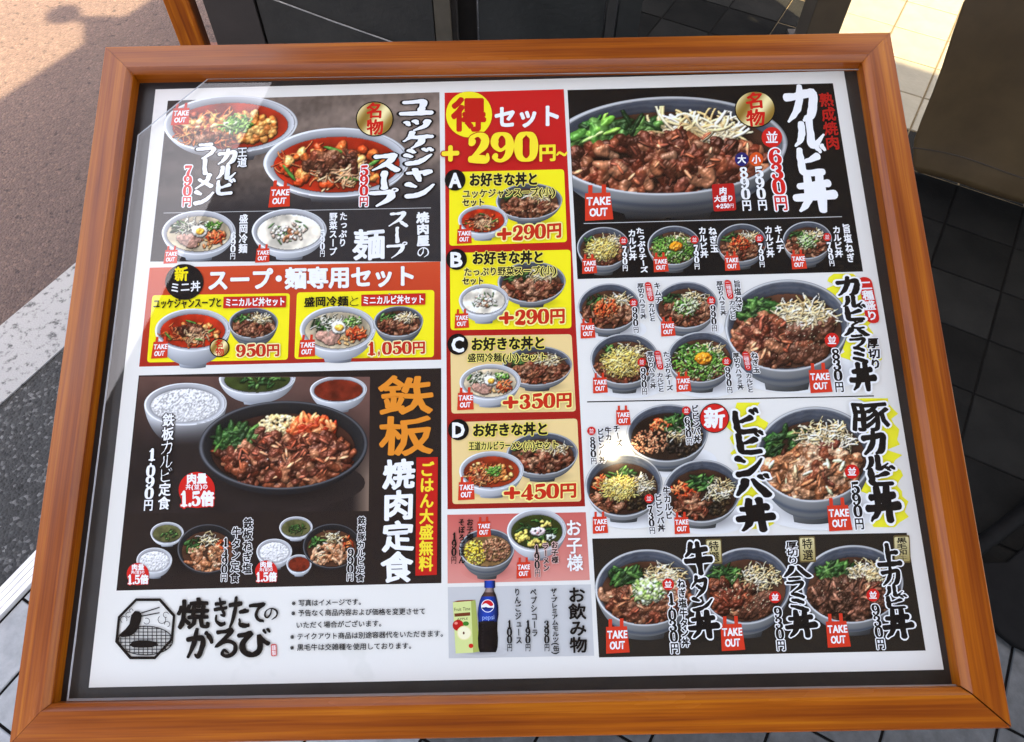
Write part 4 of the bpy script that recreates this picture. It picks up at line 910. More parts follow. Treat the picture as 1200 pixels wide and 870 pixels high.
def bowl(kind, cx, cy, rx, ry, H, style='blue', seed=1, xmin=None, ymin=None, ymax=None, label=None, dens=1.25, tone=1.0, fade=None):
    fy = cy + ry * .12; frx, fry = rx * (.905 if style != 'plate' else .88), ry * (.835 if style != 'plate' else .86)
    if style in ('white',): fy = cy + ry * .06; frx, fry = rx * .86, ry * .80
    D = food(kind, frx, fry, seed, 1.7 if rx < 60 else 1.5); im = D.image()
    nx, ny = max(30, int(2 * rx * dens)), max(24, int((ry + H) * dens))
    a, b = np.meshgrid(np.linspace(-1, 1, nx + 1), np.linspace(-1, 1, ny + 1)); a, b = a.ravel(), b.ravel()
    X = a * np.sqrt(1 - b * b / 2); Yd = b * np.sqrt(1 - a * a / 2)
    x = X * rx; y = np.where(Yd < 0, Yd * ry, Yd * H * (1.0))
    # widen the lower outline a little so it reads as a bowl rather than an egg
    if style != 'plate': x = np.where(Yd > 0, x * (1 - .03 * np.sin(np.clip(Yd, 0, 1) * math.pi)), x)
    q = np.sqrt((x / rx) ** 2 + (y / ry) ** 2); c = np.zeros((len(x), 3)); low = y > 0
    sx = x / rx; nz = fnoise(nx + 1, ny + 1, 14, seed + 3, 3).ravel()
    if style == 'blue':
        body0, body1, rim, inner = np.array([.57, .58, .585]), np.array([.27, .28, .285]), np.array([.79, .80, .81]), np.array([.375, .395, .435])
    elif style == 'white': body0, body1, rim, inner = np.array([.86, .87, .88]), np.array([.50, .52, .55]), np.array([.93, .94, .95]), np.array([.76, .77, .79])
    else: body0, body1, rim, inner = np.array([.17, .17, .18]), np.array([.06, .06, .065]), np.array([.36, .37, .39]), np.array([.15, .15, .155])
    # outer wall
    t = np.clip((y - ry * np.sqrt(np.clip(1 - sx ** 2, 0, 1))) / (H * .9), 0, 1)
    lr_ = (1 - .22 * np.clip(sx, -1, 1) - .25 * sx ** 4)[:, None]
    c = (body0 + (body1 - body0) * np.clip(t * 1.5 + .26, 0, 1)[:, None]) * lr_
    if style == 'blue':
        band = np.exp(-((t - .16) / .035) ** 2) * .30 + np.exp(-((t - .27) / .02) ** 2) * .18
        c = c * (1 - band[:, None] * np.array([1, .85, .55]))
    # inner wall
    qi = q; inside = qi < .945
    up = np.clip(-y / ry, -1, 1)
    ci = inner * (1.0 - .30 * np.clip((.95 - qi) * 2.2, 0, 1) * 1)[:, None] * (1 + .18 * sx * .5)[:, None] * (1.04 - .10 * up)[:, None]
    if style == 'blue':
        st = .5 + .5 * np.sin(qi * 70 + nz * 5); ci = ci * (1 - .16 * st[:, None] * np.array([1, .8, .5])); ci = ci * (.88 + .28 * (nz - .3))[:, None]
    c = np.where(inside[:, None], ci, c)
    rm = np.exp(-((qi - .975) / .020) ** 2); c = c * (1 - rm[:, None]) + (rim * (1.02 - .10 * sx)[:, None] * (.98 + .06 * (y / ry > 0))[:, None]) * rm[:, None]
    # food over it
    fx, fyy = x, y - (fy - cy)
    ix = np.clip(((fx - D.X[0]) * D.k), 0, D.W - 1.001); iy = np.clip(((fyy - D.Y[0]) * D.k), 0, D.H - 1.001)
    i0, j0 = ix.astype(int), iy.astype(int); fxx, fyf = (ix - i0)[:, None], (iy - j0)[:, None]
    def smp(A): return (A[j0, i0] * (1 - fxx) + A[j0, i0 + 1] * fxx) * (1 - fyf) + (A[j0 + 1, i0] * (1 - fxx) + A[j0 + 1, i0 + 1] * fxx) * fyf
    fm = smp(D.mask.astype(float)[..., None]); fc = smp(im)
    fm = fm * (q < .958)[:, None]
    # contact darkening drawn in the picture round the food
    sh = blur(D.mask.astype(float), rx * .07 * D.k)[..., None]; shs = smp(sh) * (q < .95)[:, None]
    c = c * (1 - .45 * shs * (1 - fm)); c = c * (1 - fm) + fc * fm
    c = c * tone
    if fade is not None:
        fy0, fy1, fcol = fade; w_ = np.clip((y + cy - fy0) / (fy1 - fy0), 0, 1)[:, None] * (1 - fm) * (q > .985)[:, None]; c = c * (1 - w_) + np.array(fcol) * w_
    px, py = x + cx, y + cy - (x * .02)
    if xmin is not None: px = np.maximum(px, xmin + (py - 106) * .052)
    if ymin is not None: py = np.maximum(py, ymin)
    if ymax is not None: py = np.minimum(py, ymax)
    pr = Print('bowl_picture', label)
    if style == 'blue' or style == 'white':   # the foot ring
        fh = H * .10; fw = rx * .34; pts, s_, t_ = bil([(cx - fw * 1.08, cy + H * .90), (cx + fw * 1.08, cy + H * .90), (cx + fw, cy + H * .94 + fh), (cx - fw, cy + H * .94 + fh)], 16, 3)
        pts[:, 1] += (1 - ((s_ - .5) * 2) ** 2) * fh * .35 * (t_ > .5)
        if ymax is not None: pts[:, 1] = np.minimum(pts[:, 1], ymax)
        cc_ = body1[None] * (1.6 - .7 * s_)[:, None] * (1 - .25 * t_)[:, None] * tone
        if fade is not None: w_ = np.clip((pts[:, 1] - fade[0]) / (fade[1] - fade[0]), 0, 1)[:, None]; cc_ = cc_ * (1 - w_) + np.array(fade[2]) * w_
        pr.add(pts, grid(16, 3), cc_, 0)
    pr.add(np.stack([px, py], 1), grid(nx, ny), c, ZS)
    return pr.done()
def soft_shadow(cx, cy, rx, ry, bg, dark, name='printed_shadow', ymax=9999):
    n_, m_ = 36, 8; V = [(cx, cy)]; C_ = [dark]
    for j in range(1, m_ + 1):
        w_ = j / m_; e_ = w_ * w_ * (3 - 2 * w_)
        for i in range(n_):
            t = 2 * math.pi * i / n_; V.append((cx + rx * w_ * math.cos(t), cy + ry * w_ * math.sin(t))); C_.append(np.array(dark) * (1 - e_) + np.array(bg) * e_)
    F3 = np.array([[0, 1 + i, 1 + (i + 1) % n_] for i in range(n_)]); F4 = np.array([[1 + (j - 1) * n_ + i, 1 + (j - 1) * n_ + (i + 1) % n_, 1 + j * n_ + (i + 1) % n_, 1 + j * n_ + i] for j in range(1, m_) for i in range(n_)])
    V = np.array(V); V[:, 1] = np.minimum(V[:, 1], ymax); p = Print(name); p.add(V, F3, np.array(C_)); p.F.append(F4); return p.done()
WHITE, BLACK, RED = (.96, .965, .97), (.09, .085, .085), (.80, .22, .13)
PB = (.905, .912, .915)

# =================================================== PANELS
def wood_panel():
    q = [(196.7, 118.3), (515, 108.3), (516.7, 306.7), (175.9, 306.8)]; nx, ny = 220, 130; pts, s_, t_ = bil(q, nx, ny)
    g1 = fnoise(nx + 1, ny + 1, 3, 11, 4).ravel(); s2, t2 = s_, t_
    gr = .5 + .5 * np.sin((t2 * 34 + s2 * 9 + g1 * 9)); fine = fnoise(nx + 1, ny + 1, 60, 12, 2).ravel()
    w = np.array([.50, .44, .40])[None] * (.80 + .18 * gr + .25 * (fine - .5) + .4 * (s2 - .5))[:, None]
    d = np.array([.205, .195, .20])[None] * (1 + .12 * (fine - .5))[:, None]
    k = np.clip((t2 - .34 - .12 * (1 - s2)) / .30, 0, 1)[:, None]; k = k * k * (3 - 2 * k); k = np.maximum(k, np.clip(.6 - s2 * 1.6, 0, .5)[:, None] * .8)
    p = Print('photo_panel', 'wood table background of the soup pictures'); p.add(pts, grid(nx, ny), w * (1 - k) + d * k); p.done()
wood_panel()
grad('print_panel', [(175.4, 313.9), (516, 306.8), (517, 421.8), (163, 430)], (.82, .31, .17), (.66, .17, .12), 'orange red soup and noodle set panel')
YEL, BEI = (.98, .93, .13), (.94, .83, .58)
for q in ([(178.5, 346.3), (339.8, 344), (337.3, 421.8), (172.3, 425)], [(348, 343), (509, 340), (508.4, 418.7), (345, 420.9)]):
    flat('set_box', round_quad(q, 4), YEL)
flat('print_panel', [(162.7, 440.2), (517, 431.7), (517.3, 683.5), (136.4, 692.4)], (.165, .135, .125), 'dark iron plate set meal panel')
def table_panel():
    q = [(163.5, 441.5), (433.5, 441.8), (432, 599), (146.5, 602)]; nx, ny = 150, 90; pts, s_, t_ = bil(q, nx, ny); f_ = fnoise(nx + 1, ny + 1, 8, 21, 4).ravel()
    br_ = np.array([.40, .29, .26])[None]; dk = np.array([.17, .145, .14])[None]; k = np.clip(np.maximum(t_ * 1.7 + .1 - .9 * np.clip(s_ - .55, 0, 1), 0), 0, 1)[:, None]
    c = br_ * (1 - k) + dk * k; c = c * (.8 + .4 * f_)[:, None]
    kk = np.clip((s_ - .93) * 14, 0, 1)[:, None] * np.clip((t_ - .5) * 4, 0, 1)[:, None]; c = c * (1 - kk) + np.array([.52, .44, .38]) * kk
    p = Print('photo_panel', 'dark table background of the iron plate picture'); p.add(pts, grid(nx, ny), c); p.done()
table_panel()
grad('print_panel', [(521, 109), (660.7, 104.8), (685.7, 593.6), (524.4, 597)], (.80, .12, .12), (.60, .13, .10), 'red set price panel', ny=10)
for q, c in (([(526.5, 202), (661, 198.6), (664.5, 283.8), (526.5, 288.3)], YEL), ([(527.2, 296.9), (668.6, 292.8), (669.7, 384.8), (528, 387.2)], YEL), ([(527.7, 393.9), (669.8, 391.9), (674.9, 482.4), (529, 484.9)], BEI), ([(529, 495), (676.4, 490.7), (681.2, 587.8), (530.2, 591)], BEI)):
    flat('set_box', round_quad(q, 4), c)
grad('print_panel', [(524.2, 603.5), (686.4, 600.5), (691.2, 680), (524.6, 683.9)], (.80, .40, .37), (.86, .58, .54), 'pink children\'s menu panel')
flat('print_panel', [(524.8, 688.3), (692.3, 685), (696.2, 768.6), (525.9, 771.7)], (.78, .785, .79), 'grey drinks panel')
flat('print_panel', [(665, 105.8), (976, 97.8), (1011.4, 318.5), (676.7, 327.3)], (.085, .08, .082), 'black beef bowl panel')
flat('print_panel', [(694, 631.4), (1062.5, 624.6), (1084.7, 762.6), (702, 770.7)], (.165, .145, .125), 'dark brown premium bowl panel')
def rule(p0, p1, w, c): p0, p1 = np.array(p0), np.array(p1); flat('rule_line', [p0, p1, p1 + [0, w], p0 + [0, w]], c)
rule((191.7, 249.6), (505, 243.5), .7, (.75, .75, .75)); rule((684, 261.8), (986.6, 253.8), .8, (.8, .8, .8)); rule((688, 470.6), (1024, 463.6), 1.3, (.1, .1, .1))
# brush daubs of yellow behind the titles
def daub(p0, p1, w, seed, c=(.95, .93, .20)):
    pr = Print('highlight_daub'); p0, p1 = np.array(p0, float), np.array(p1, float); r_ = np.random.default_rng(seed); n_ = 26
    t = np.linspace(0, 1, n_); L = p0 + (p1 - p0) * t[:, None] - np.stack([w * (.5 + .12 * r_.normal(size=n_)) * np.minimum(1, .55 + 6 * np.minimum(t, 1 - t)), 0 * t], 1); Rr = p0 + (p1 - p0) * t[:, None] + np.stack([w * (.5 + .10 * r_.normal(size=n_)) * np.minimum(1, .55 + 6 * np.minimum(t, 1 - t)), 0 * t], 1)
    pr.add(np.vstack([L, Rr]), np.array([[i, i + 1, n_ + i + 1, n_ + i] for i in range(n_ - 1)]), c); pr.done()
daub((989, 321), (1012, 430), 40, 1); daub((875, 472), (888, 620), 40, 2); daub((1023, 467), (1038, 618), 46, 3)

# =================================================== BOWLS
B = bowl
B('ramen', 270, 146, 79, 34, 40, 'white', 1, label='beef ramen bowl picture, red soup', fade=(168, 192, (.24, .23, .235)))
B('yukke', 394.5, 191, 86, 41, 44, 'white', 2, label='spicy soup bowl picture', fade=(220, 238, (.22, .21, .215)))
B('cold', 233, 273, 43.5, 26, 31, 'white', 3, label='cold noodle bowl picture with halved egg')
B('white', 339, 271, 44, 26, 32, 'white', 4, label='white vegetable soup bowl picture')
for (k_, cx, cy, rx, ry, H, sd, lb) in (('yukke', 226, 387, 44.4, 25, 42, 5, 'red spicy soup bowl picture in the 950 yen set'), ('beef', 297, 379, 29, 18, 28, 6, 'mini beef bowl picture in the 950 yen set'), ('cold', 396, 386, 44.7, 27, 37, 7, 'cold noodle bowl picture in the 1,050 yen set'), ('beef', 467, 377, 29, 18, 27, 8, 'mini beef bowl picture in the 1,050 yen set')):
    soft_shadow(cx + 3, cy + H * .86, rx * .9, H * .34, YEL, (.55, .50, .10), ymax=419.5); B(k_, cx, cy, rx, ry, H, 'white' if k_ != 'beef' else 'blue', sd, label=lb)
B('rice', 217.5, 474, 48.5, 25, 50, 'white', 9, fade=(490, 522, (.17, .15, .145)), label='rice bowl picture beside the iron plate'); B('green', 301.6, 444, 45, 19, 29, 'white', 10, ymin=442.2, label='green soup bowl picture, cut by the panel edge'); B('sauce', 396.7, 457, 33.5, 16, 25, 'white', 11, ymin=442.2, label='dipping sauce bowl picture')
soft_shadow(332, 566, 96, 30, (.17, .145, .14), (.06, .05, .05))
B('plate', 332, 522, 99, 52, 58, 'plate', 12, label='sizzling beef on a black iron plate picture', dens=1.35)
for pts in ([(236, 478), (246, 486), (240, 500)], [(392, 482), (402, 478), (406, 484)], [(424, 556), (436, 546), (434, 566)]): pass
for (cx, cy) in ((243.5, 643), (389, 640)): soft_shadow(cx - 14, cy + 6, 66, 34, (.165, .135, .125), (.08, .065, .06))
for dx, dy in ((0, 0), (149.5, -6.5)):
    B('clear', 196 + dx * 1.01, 625 + dy, 19.6, 13, 15, 'white', 13 + int(dx > 0), dens=1.6, label='small soup bowl picture'); B('rice', 181 + dx * .94, 657 + dy * 1.6, 21, 15, 20, 'white', 15 + int(dx > 0), dens=1.6, label='small rice bowl picture')
B('tan', 243.5, 643, 35.5, 28.5, 31, 'plate', 17, dens=1.6, label='iron plate of sliced tongue picture'); B('sauce', 350.6, 661, 15, 11, 14, 'white', 18, dens=1.6, label='small sauce bowl picture'); B('tan', 389, 640, 34, 26, 28, 'plate', 19, dens=1.6, label='iron plate of pork picture')
for (k_, cx, cy, rx, ry, H, sd, bg, st, lb) in (('minced2', 620, 236, 39, 21, 26, 20, YEL, 'blue', 'beef bowl picture in set A'), ('yukke', 566, 258, 29.3, 17.5, 23, 21, YEL, 'white', 'red soup bowl picture in set A'), ('minced2', 623, 331, 40, 24, 28, 22, YEL, 'blue', 'beef bowl picture in set B'), ('white', 567, 352, 29.3, 19, 26, 23, YEL, 'white', 'white soup bowl picture in set B'), ('minced2', 629.5, 429, 41, 23, 28, 24, BEI, 'blue', 'beef bowl picture in set C'), ('cold', 574.4, 448, 36, 21, 28, 25, BEI, 'white', 'cold noodle bowl picture in set C'), ('minced2', 635.4, 532, 42, 25, 31, 26, BEI, 'blue', 'beef bowl picture in set D'), ('rsoup', 576, 552, 38, 23, 30, 27, BEI, 'white', 'ramen bowl picture in set D')):
    soft_shadow(cx + 4, cy + H * .84, rx * .92, H * .36, bg, tuple(np.array(bg) * .62)); B(k_, cx, cy, rx, ry, H, st, sd, label=lb)
soft_shadow(574, 668, 34, 14, (.85, .54, .50), (.55, .30, .28)); B('soboro', 570.6, 643, 32.5, 23, 34, 'blue', 28, label='children\'s minced chicken rice bowl picture'); B('kidr', 629, 622, 35, 25, 33, 'white', 29, label='children\'s ramen bowl picture')
B('kalbi', 782, 171.5, 141, 58, 84, 'blue', 30, xmin=665.5, ymax=257, dens=1.3, label='large glazed beef bowl picture', fade=(232, 262, (.10, .10, .105)))
for (k_, cx, cy, rx, ry, H, sd, lb) in (('cheese', 707, 290, 31, 23.5, 31, 31, 'cheese beef bowl picture on black'), ('yolk', 789.6, 288, 31, 23, 30, 32, 'green onion and egg yolk beef bowl picture on black'), ('kimchi', 869, 285, 29.5, 22.5, 29, 33, 'kimchi beef bowl picture on black'), ('negi', 946, 282, 29, 22, 30, 34, 'salted green onion beef bowl picture on black')):
    B(k_, cx, cy, rx, ry, H, 'blue', sd, label=lb, dens=1.5)
for (k_, cx, cy, rx, ry, H, sd, lb) in (('kimchi', 713.5, 360, 36.5, 27.5, 33, 35, 'kimchi double beef bowl picture'), ('negi', 804, 358, 37, 27.5, 34, 36, 'salted green onion double beef bowl picture'), ('cheese', 731.6, 421, 40, 30, 38, 37, 'cheese double beef bowl picture'), ('yolk', 821.5, 419, 39.5, 30, 39, 38, 'egg yolk double beef bowl picture')):
    soft_shadow(cx + 6, cy + H * .80, rx * 1.05, H * .42, PB, (.48, .48, .49)); B(k_, cx, cy, rx, ry, H, 'blue', sd, label=lb, dens=1.4)
soft_shadow(934, 437, 78, 24, PB, (.45, .45, .46)); B('harami', 922, 382, 73, 54, 72, 'blue', 39, label='beef and thick skirt steak bowl picture')
for (k_, cx, cy, rx, ry, H, sd, lb) in (('minced', 782, 508, 48, 34, 42, 40, 'bibimbap bowl picture with minced meat'), ('bibim', 822.7, 576, 46, 37, 41, 42, 'beef bibimbap bowl picture'), ('bibimc', 730.7, 569, 45.5, 37, 41, 41, 'cheese beef bibimbap bowl picture')):
    soft_shadow(cx + 8, cy + H * .78, rx * 1.05, H * .46, PB, (.46, .46, .47)); B(k_, cx, cy, rx, ry, H, 'blue', sd, label=lb, dens=1.4)
soft_shadow(962, 596, 72, 26, PB, (.46, .46, .47)); B('pork', 953.8, 533, 69, 56, 76, 'blue', 43, label='large pork bowl picture')
B('tongue', 757, 689, 60, 45, 57, 'blue', 44, label='green onion tongue bowl picture'); B('jo', 998.6, 685, 60, 46, 56, 'blue', 45, label='premium beef bowl picture'); B('harami', 874, 687, 53, 45, 57, 'blue', 46, label='thick skirt steak bowl picture on dark ground')

# =================================================== DRINKS
def drinks():
    sh = soft_shadow(562, 764, 34, 6, (.78, .785, .79), (.60, .60, .61))
    p = Print('juice_carton_picture', 'green apple juice carton')
    p.add([(530.7, 706), (552, 704.5), (554.5, 765), (534, 766)], [[0, 1, 2, 3]], (.84, .88, .58)); p.add([(552, 704.5), (557.2, 703.3), (562.6, 763.5), (554.5, 765)], [[0, 1, 2, 3]], (.66, .70, .36), ZS)
    p.add([(530.7, 706), (552, 704.5), (557, 703.2), (537, 704)], [[0, 1, 2, 3]], (.55, .20, .14), 2 * ZS)
    for c_, rx, ry, cl, z in (((537, 733), 6.5, 6.5, (.72, .10, .10), 3), ((534.5, 730.5), 2, 1.6, (.95, .55, .5), 4), ((546, 731), 3.6, 2.6, (.25, .50, .16), 4), ((544, 742), 8.6, 8.4, (.93, .90, .66), 5), ((544, 742), 7.4, 7.2, (.97, .95, .80), 6), ((543.5, 742), 1.1, 1.7, (.35, .18, .08), 7), ((552, 757), 2.8, 2.6, (.80, .15, .12), 6)): p.add(disc_pts(c_, rx, ry, 24), [list(range(24))], cl, z * ZS)
    p.add([(532.5, 719.2), (551, 717.6), (551.2, 721.6), (532.8, 723)], [[0, 1, 2, 3]], (.45, .22, .12), 3 * ZS)
    row('', 'Fruit Time', (532.2, 714.4), (551.5, 713.2), 4.6, (.16, .12, .10), .1, pr=p, zb=8 * ZS); row('', 'APPLE', (535.5, 725.8), (548.5, 725), 2.8, (.2, .25, .12), 0, pr=p, zb=8 * ZS)
    p.done()
    p = Print('cola_bottle_picture', 'dark cola bottle with a blue label')
    prof = [(573.9, 680.6, 6.2), (573.9, 689.0, 6.4), (573.8, 689.4, 4.6), (573.6, 693, 5.6), (573, 699, 8.8), (572.6, 704, 10.4), (572.2, 712, 11.8), (572, 720, 12.2), (571.8, 728, 11.4), (571.8, 738, 11.0), (571.8, 748, 11.8), (571.8, 758, 11.4), (571.8, 763, 10.2), (571.8, 764.6, 9.2)]
    pr_ = np.array(prof); yy = np.linspace(pr_[0, 1], pr_[-1, 1], 84); cxs = np.interp(yy, pr_[:, 1], pr_[:, 0]); ws = np.interp(yy, pr_[:, 1], pr_[:, 2]); n_ = 20
    V, C_ = [], []
    for y_, c_, w_ in zip(yy, cxs, ws):
        for i in range(n_ + 1):
            s_ = -1 + 2 * i / n_; V.append((c_ + s_ * w_, y_)); base = (.12, .24, .62) if y_ < 689.2 else ((.55, .48, .46) if y_ < 694 else ((.30, .22, .20) if y_ < 699 else ((.10, .23, .60) if y_ < 727.5 + 1.5 * s_ * s_ else (.075, .06, .065))))
            sh_ = 1.15 - .7 * abs(s_ + .15) ** 2 + (.9 * math.exp(-((s_ + .55) / .10) ** 2) if y_ > 728 and y_ < 760 and (int(y_) % 4) else 0); C_.append(tuple(min(1, q_ * sh_) for q_ in base))
    p.add(V, grid(n_, len(yy) - 1), np.array(C_))
    c0 = np.array((571.5, 710.3)); p.add(disc_pts(c0, 7.6, 7.6, 30), [list(range(30))], (.95, .96, .98), 2 * ZS)
    t = np.linspace(math.pi * 1.02, math.pi * 1.98, 14); top = [(c0[0] + 6.8 * math.cos(a_), c0[1] + 6.8 * math.sin(a_)) for a_ in t]
    wav = [(c0[0] + 6.6 - 13.2 * k / 8, c0[1] - 1.4 + 1.7 * math.sin(k / 8 * 6.28 + .4)) for k in range(9)]; p.add(top + wav, [list(range(len(top) + len(wav)))], (.80, .12, .16), 3 * ZS)
    t = np.linspace(math.pi * .10, math.pi * .92, 14); bot = [(c0[0] + 6.8 * math.cos(a_), c0[1] + 6.8 * math.sin(a_)) for a_ in t]
    wav = [(c0[0] - 6.4 + 12.8 * k / 8, c0[1] + 2.6 + 1.5 * math.sin(-k / 8 * 6.28 + .6)) for k in range(9)]; p.add(bot + wav, [list(range(len(bot) + len(wav)))], (.10, .22, .60), 3 * ZS)
    row('', 'pepsi', (565, 723.6), (579.5, 723), 6.2, (.62, .72, .92), .1, pr=p, zb=4 * ZS); p.done()
drinks()

# =================================================== BADGES
def takeout_mesh():
    pr = Print('takeout_badge'); U = 100.0
    return pr
TO = []
def takeout(cx, cy, w):
    k = w / 26.0; pr = Print('takeout_badge', 'red carrier bag mark reading TAKE OUT') if not TO else None
    uv = board([(cx, cy)])[0]; ux = board([(cx + w / 2, cy - .02 * w / 2), (cx - w / 2, cy + .02 * w / 2)]); wid = np.linalg.norm(ux[0] - ux[1])
    if not TO:
        def T_(p): return [(cx + x * w, cy + y * w) for x, y in p]
        body = [(-.47, -.46), (.42, -.49), (.54, .62), (-.46, .68)]
        pr.add(T_(body), [[0, 1, 2, 3]], (.83, .23, .14)); pr.add(T_([(-.36, -.80), (-.21, -.80), (-.21, -.40), (-.36, -.40)]), [[0, 1, 2, 3]], (.83, .23, .14), ZS); pr.add(T_([(.12, -.82), (.27, -.82), (.28, -.42), (.12, -.42)]), [[0, 1, 2, 3]], (.83, .23, .14), ZS)
        row('', 'TAKE', T_([(-.42, -.13)])[0], T_([(.44, -.16)])[0], w * .37, WHITE, w * .018, pr=pr, zb=3 * ZS); row('', 'OUT', T_([(-.31, .33)])[0], T_([(.33, .30)])[0], w * .37, WHITE, w * .018, pr=pr, zb=3 * ZS)
        o = pr.done(base=0.0); me = o.data; co = np.zeros(len(me.vertices) * 3); me.vertices.foreach_get('co', co); co = co.reshape(-1, 3); co[:, 0] -= uv[0]; co[:, 1] += uv[1]; co[:, :2] /= wid; me.vertices.foreach_set('co', co.ravel()); me.update()
        TO.append(o); TO.append(me)
    else:
        o = bpy.data.objects.new('takeout_badge', TO[1]); COL.objects.link(o); o.parent = sheet
    o.location = (uv[0], -uv[1], LAYER[0]); o.scale = (wid, wid, 1); LAYER[0] += .000004
for a in ((723, 747.5, 27.5), (212, 135.5, 21), (328, 229, 25), (200.5, 300, 16), (308, 298.5, 16.5), (187.8, 409, 19), (360, 407, 19.5), (544, 276, 17.5), (541, 375, 17), (545.4, 469, 19.5), (546.4, 574, 19.5), (567, 619, 16.5), (613.5, 667, 17), (701, 240, 33), (690.4, 311, 17.5), (774, 309, 17.5), (857.4, 307.5, 17.5), (935.5, 305.7, 17.5), (688.6, 386.5, 17.5), (782.4, 384.5, 17), (703, 450.5, 17.5), (800.5, 449, 17.5), (960.4, 445, 26), (730, 488.5, 17), (703, 614, 18), (798.6, 614.5, 18), (982.7, 605, 27.5), (857.6, 744.5, 27.5), (981, 741, 27)): takeout(*a)
def circ(c_, r_, colr, text=None, tc=WHITE, ts=1.1, weight=None, ring=None, brush=False, name='round_badge', sq=1.0, label=None, outline=()):
    p = Print(name, label); n_ = 32 if r_ > 7 else 18
    if ring: p.add(disc_pts(c_, r_ + ring[0], (r_ + ring[0]) * sq, n_), [list(range(n_))], ring[1], 0)
    p.add(disc_pts(c_, r_, r_ * sq, n_), [list(range(n_))], colr, ZS)
    if text:
        s_ = r_ * ts; w_ = s_ * .05 if weight is None else weight
        row('', text, (c_[0] - s_ / 2 * len(text), c_[1]), (c_[0] + s_ / 2 * len(text), c_[1]), s_, tc, w_, outline, brush=brush, pr=p, zb=3 * ZS)
    return p.done()
def gold_disc(c_, r_, sq):
    p = Print('gold_badge', 'gold round badge with red brush writing'); p.add(disc_pts(c_, r_ + 1.4, (r_ + 1.4) * sq, 40), [list(range(40))], (.07, .06, .05))
    nx = 30; a, b = np.meshgrid(np.linspace(-1, 1, nx + 1), np.linspace(-1, 1, nx + 1)); a, b = a.ravel(), b.ravel(); X = a * np.sqrt(1 - b * b / 2); Y = b * np.sqrt(1 - a * a / 2)
    t = .5 + .5 * np.sin((X * .9 + Y * .6) * 4.2 + .6); c = np.array([.56, .44, .18])[None] * (1 - t[:, None]) + np.array([.98, .93, .70])[None] * t[:, None]
    p.add(np.stack([c_[0] + X * r_, c_[1] + Y * r_ * sq], 1), grid(nx, nx), c, ZS)
    col('', '名物', (c_[0] - r_ * .02, c_[1] - r_ * sq * 1.0), (c_[0] + r_ * .05, c_[1] + r_ * sq * .98), r_ * .98, (.80, .10, .08), r_ * .03, brush=True, pr=p, zb=3 * ZS); p.done()
gold_disc((439.2, 140), 20.8, .93); gold_disc((884.7, 128.6), 22.6, .90); gold_disc((257.5, 407.8), 10.4, .95)
SC = lambda x, y, r_: circ((x, y), r_, (.82, .14, .12), '並', WHITE, 1.25, 0 if r_ < 6 else .3)
for a in ((730.6, 282.7, 4.8), (813.7, 281.5, 4.8), (889.5, 280, 4.8), (969, 278.3, 4.8), (742.4, 355.3, 4.8), (833.3, 352.8, 5), (751.9, 424.8, 5), (851, 423.9, 5), (693, 505.4, 5), (804, 481.6, 5), (760.4, 584.5, 5.2), (974.6, 399, 8.4), (998, 553, 8.4), (782.8, 685, 7), (908, 700, 7), (1022.6, 697.6, 7.6), (904.3, 161.6, 12)): SC(*a)
circ((869, 187.3), 8, (.14, .14, .42), '大', WHITE, 1.3, .4); circ((886, 187.3), 8.2, (.86, .33, .12), '小', WHITE, 1.3, .4)
circ((837, 490.4), 16.4, (.83, .14, .12), '新', WHITE, 1.5, 1.0, ring=(1, (.1, .08, .08)), brush=True)
circ((549.7, 134.8), 27, (.98, .92, .14), '得', (.76, .12, .08), 1.5, 1.9)
p = Print('round_badge', 'black round badge for the new mini bowl'); p.add(disc_pts((216.4, 331), 22.5, 21, 40), [list(range(40))], (.11, .10, .10))
row('', '新', (205, 322), (221, 321.2), 17, (.98, .90, .10), .7, pr=p, zb=3 * ZS); row('', 'ミニ丼', (199.5, 338), (235.5, 335.5), 13, WHITE, .35, pr=p, zb=3 * ZS); p.done()
for ch, c_ in (('A', (533.4, 211.7)), ('B', (535, 304.5)), ('C', (536.5, 404)), ('D', (537.3, 504))):
    p = Print('letter_badge', 'black disc with the white letter ' + ch); p.add(disc_pts(c_, 12.2, 12.4, 36), [list(range(36))], (.07, .065, .065)); row('', ch, (c_[0] - 7.4, c_[1]), (c_[0] + 7.4, c_[1]), 19, WHITE, .9, pr=p, zb=3 * ZS); p.done()
def fifteen(c_, r_):
    p = Print('round_badge', 'red disc for one and a half times the meat'); p.add(disc_pts(c_, r_, r_, 32), [list(range(32))], (.82, .15, .13)); x, y = c_; k = r_ / 21
    row('', '肉量', (x - 12 * k, y - 13 * k), (x + 12 * k, y - 13.5 * k), 12.5 * k, WHITE, .55 * k, pr=p, zb=3 * ZS); row('', '丼(並)の', (x - 13 * k, y - 3.5 * k), (x + 13 * k, y - 4 * k), 7 * k, WHITE, .2 * k, pr=p, zb=3 * ZS)
    row('', '1.5倍', (x - 20.5 * k, y + 10.5 * k), (x + 20 * k, y + 9.8 * k), 18 * k, WHITE, 1.1 * k, [(1.1 * k, (.82, .15, .13))], pr=p, zb=3 * ZS); p.done()
fifteen((231, 574.5), 21.2); fifteen((162, 673), 13); fifteen((312.3, 670), 13)
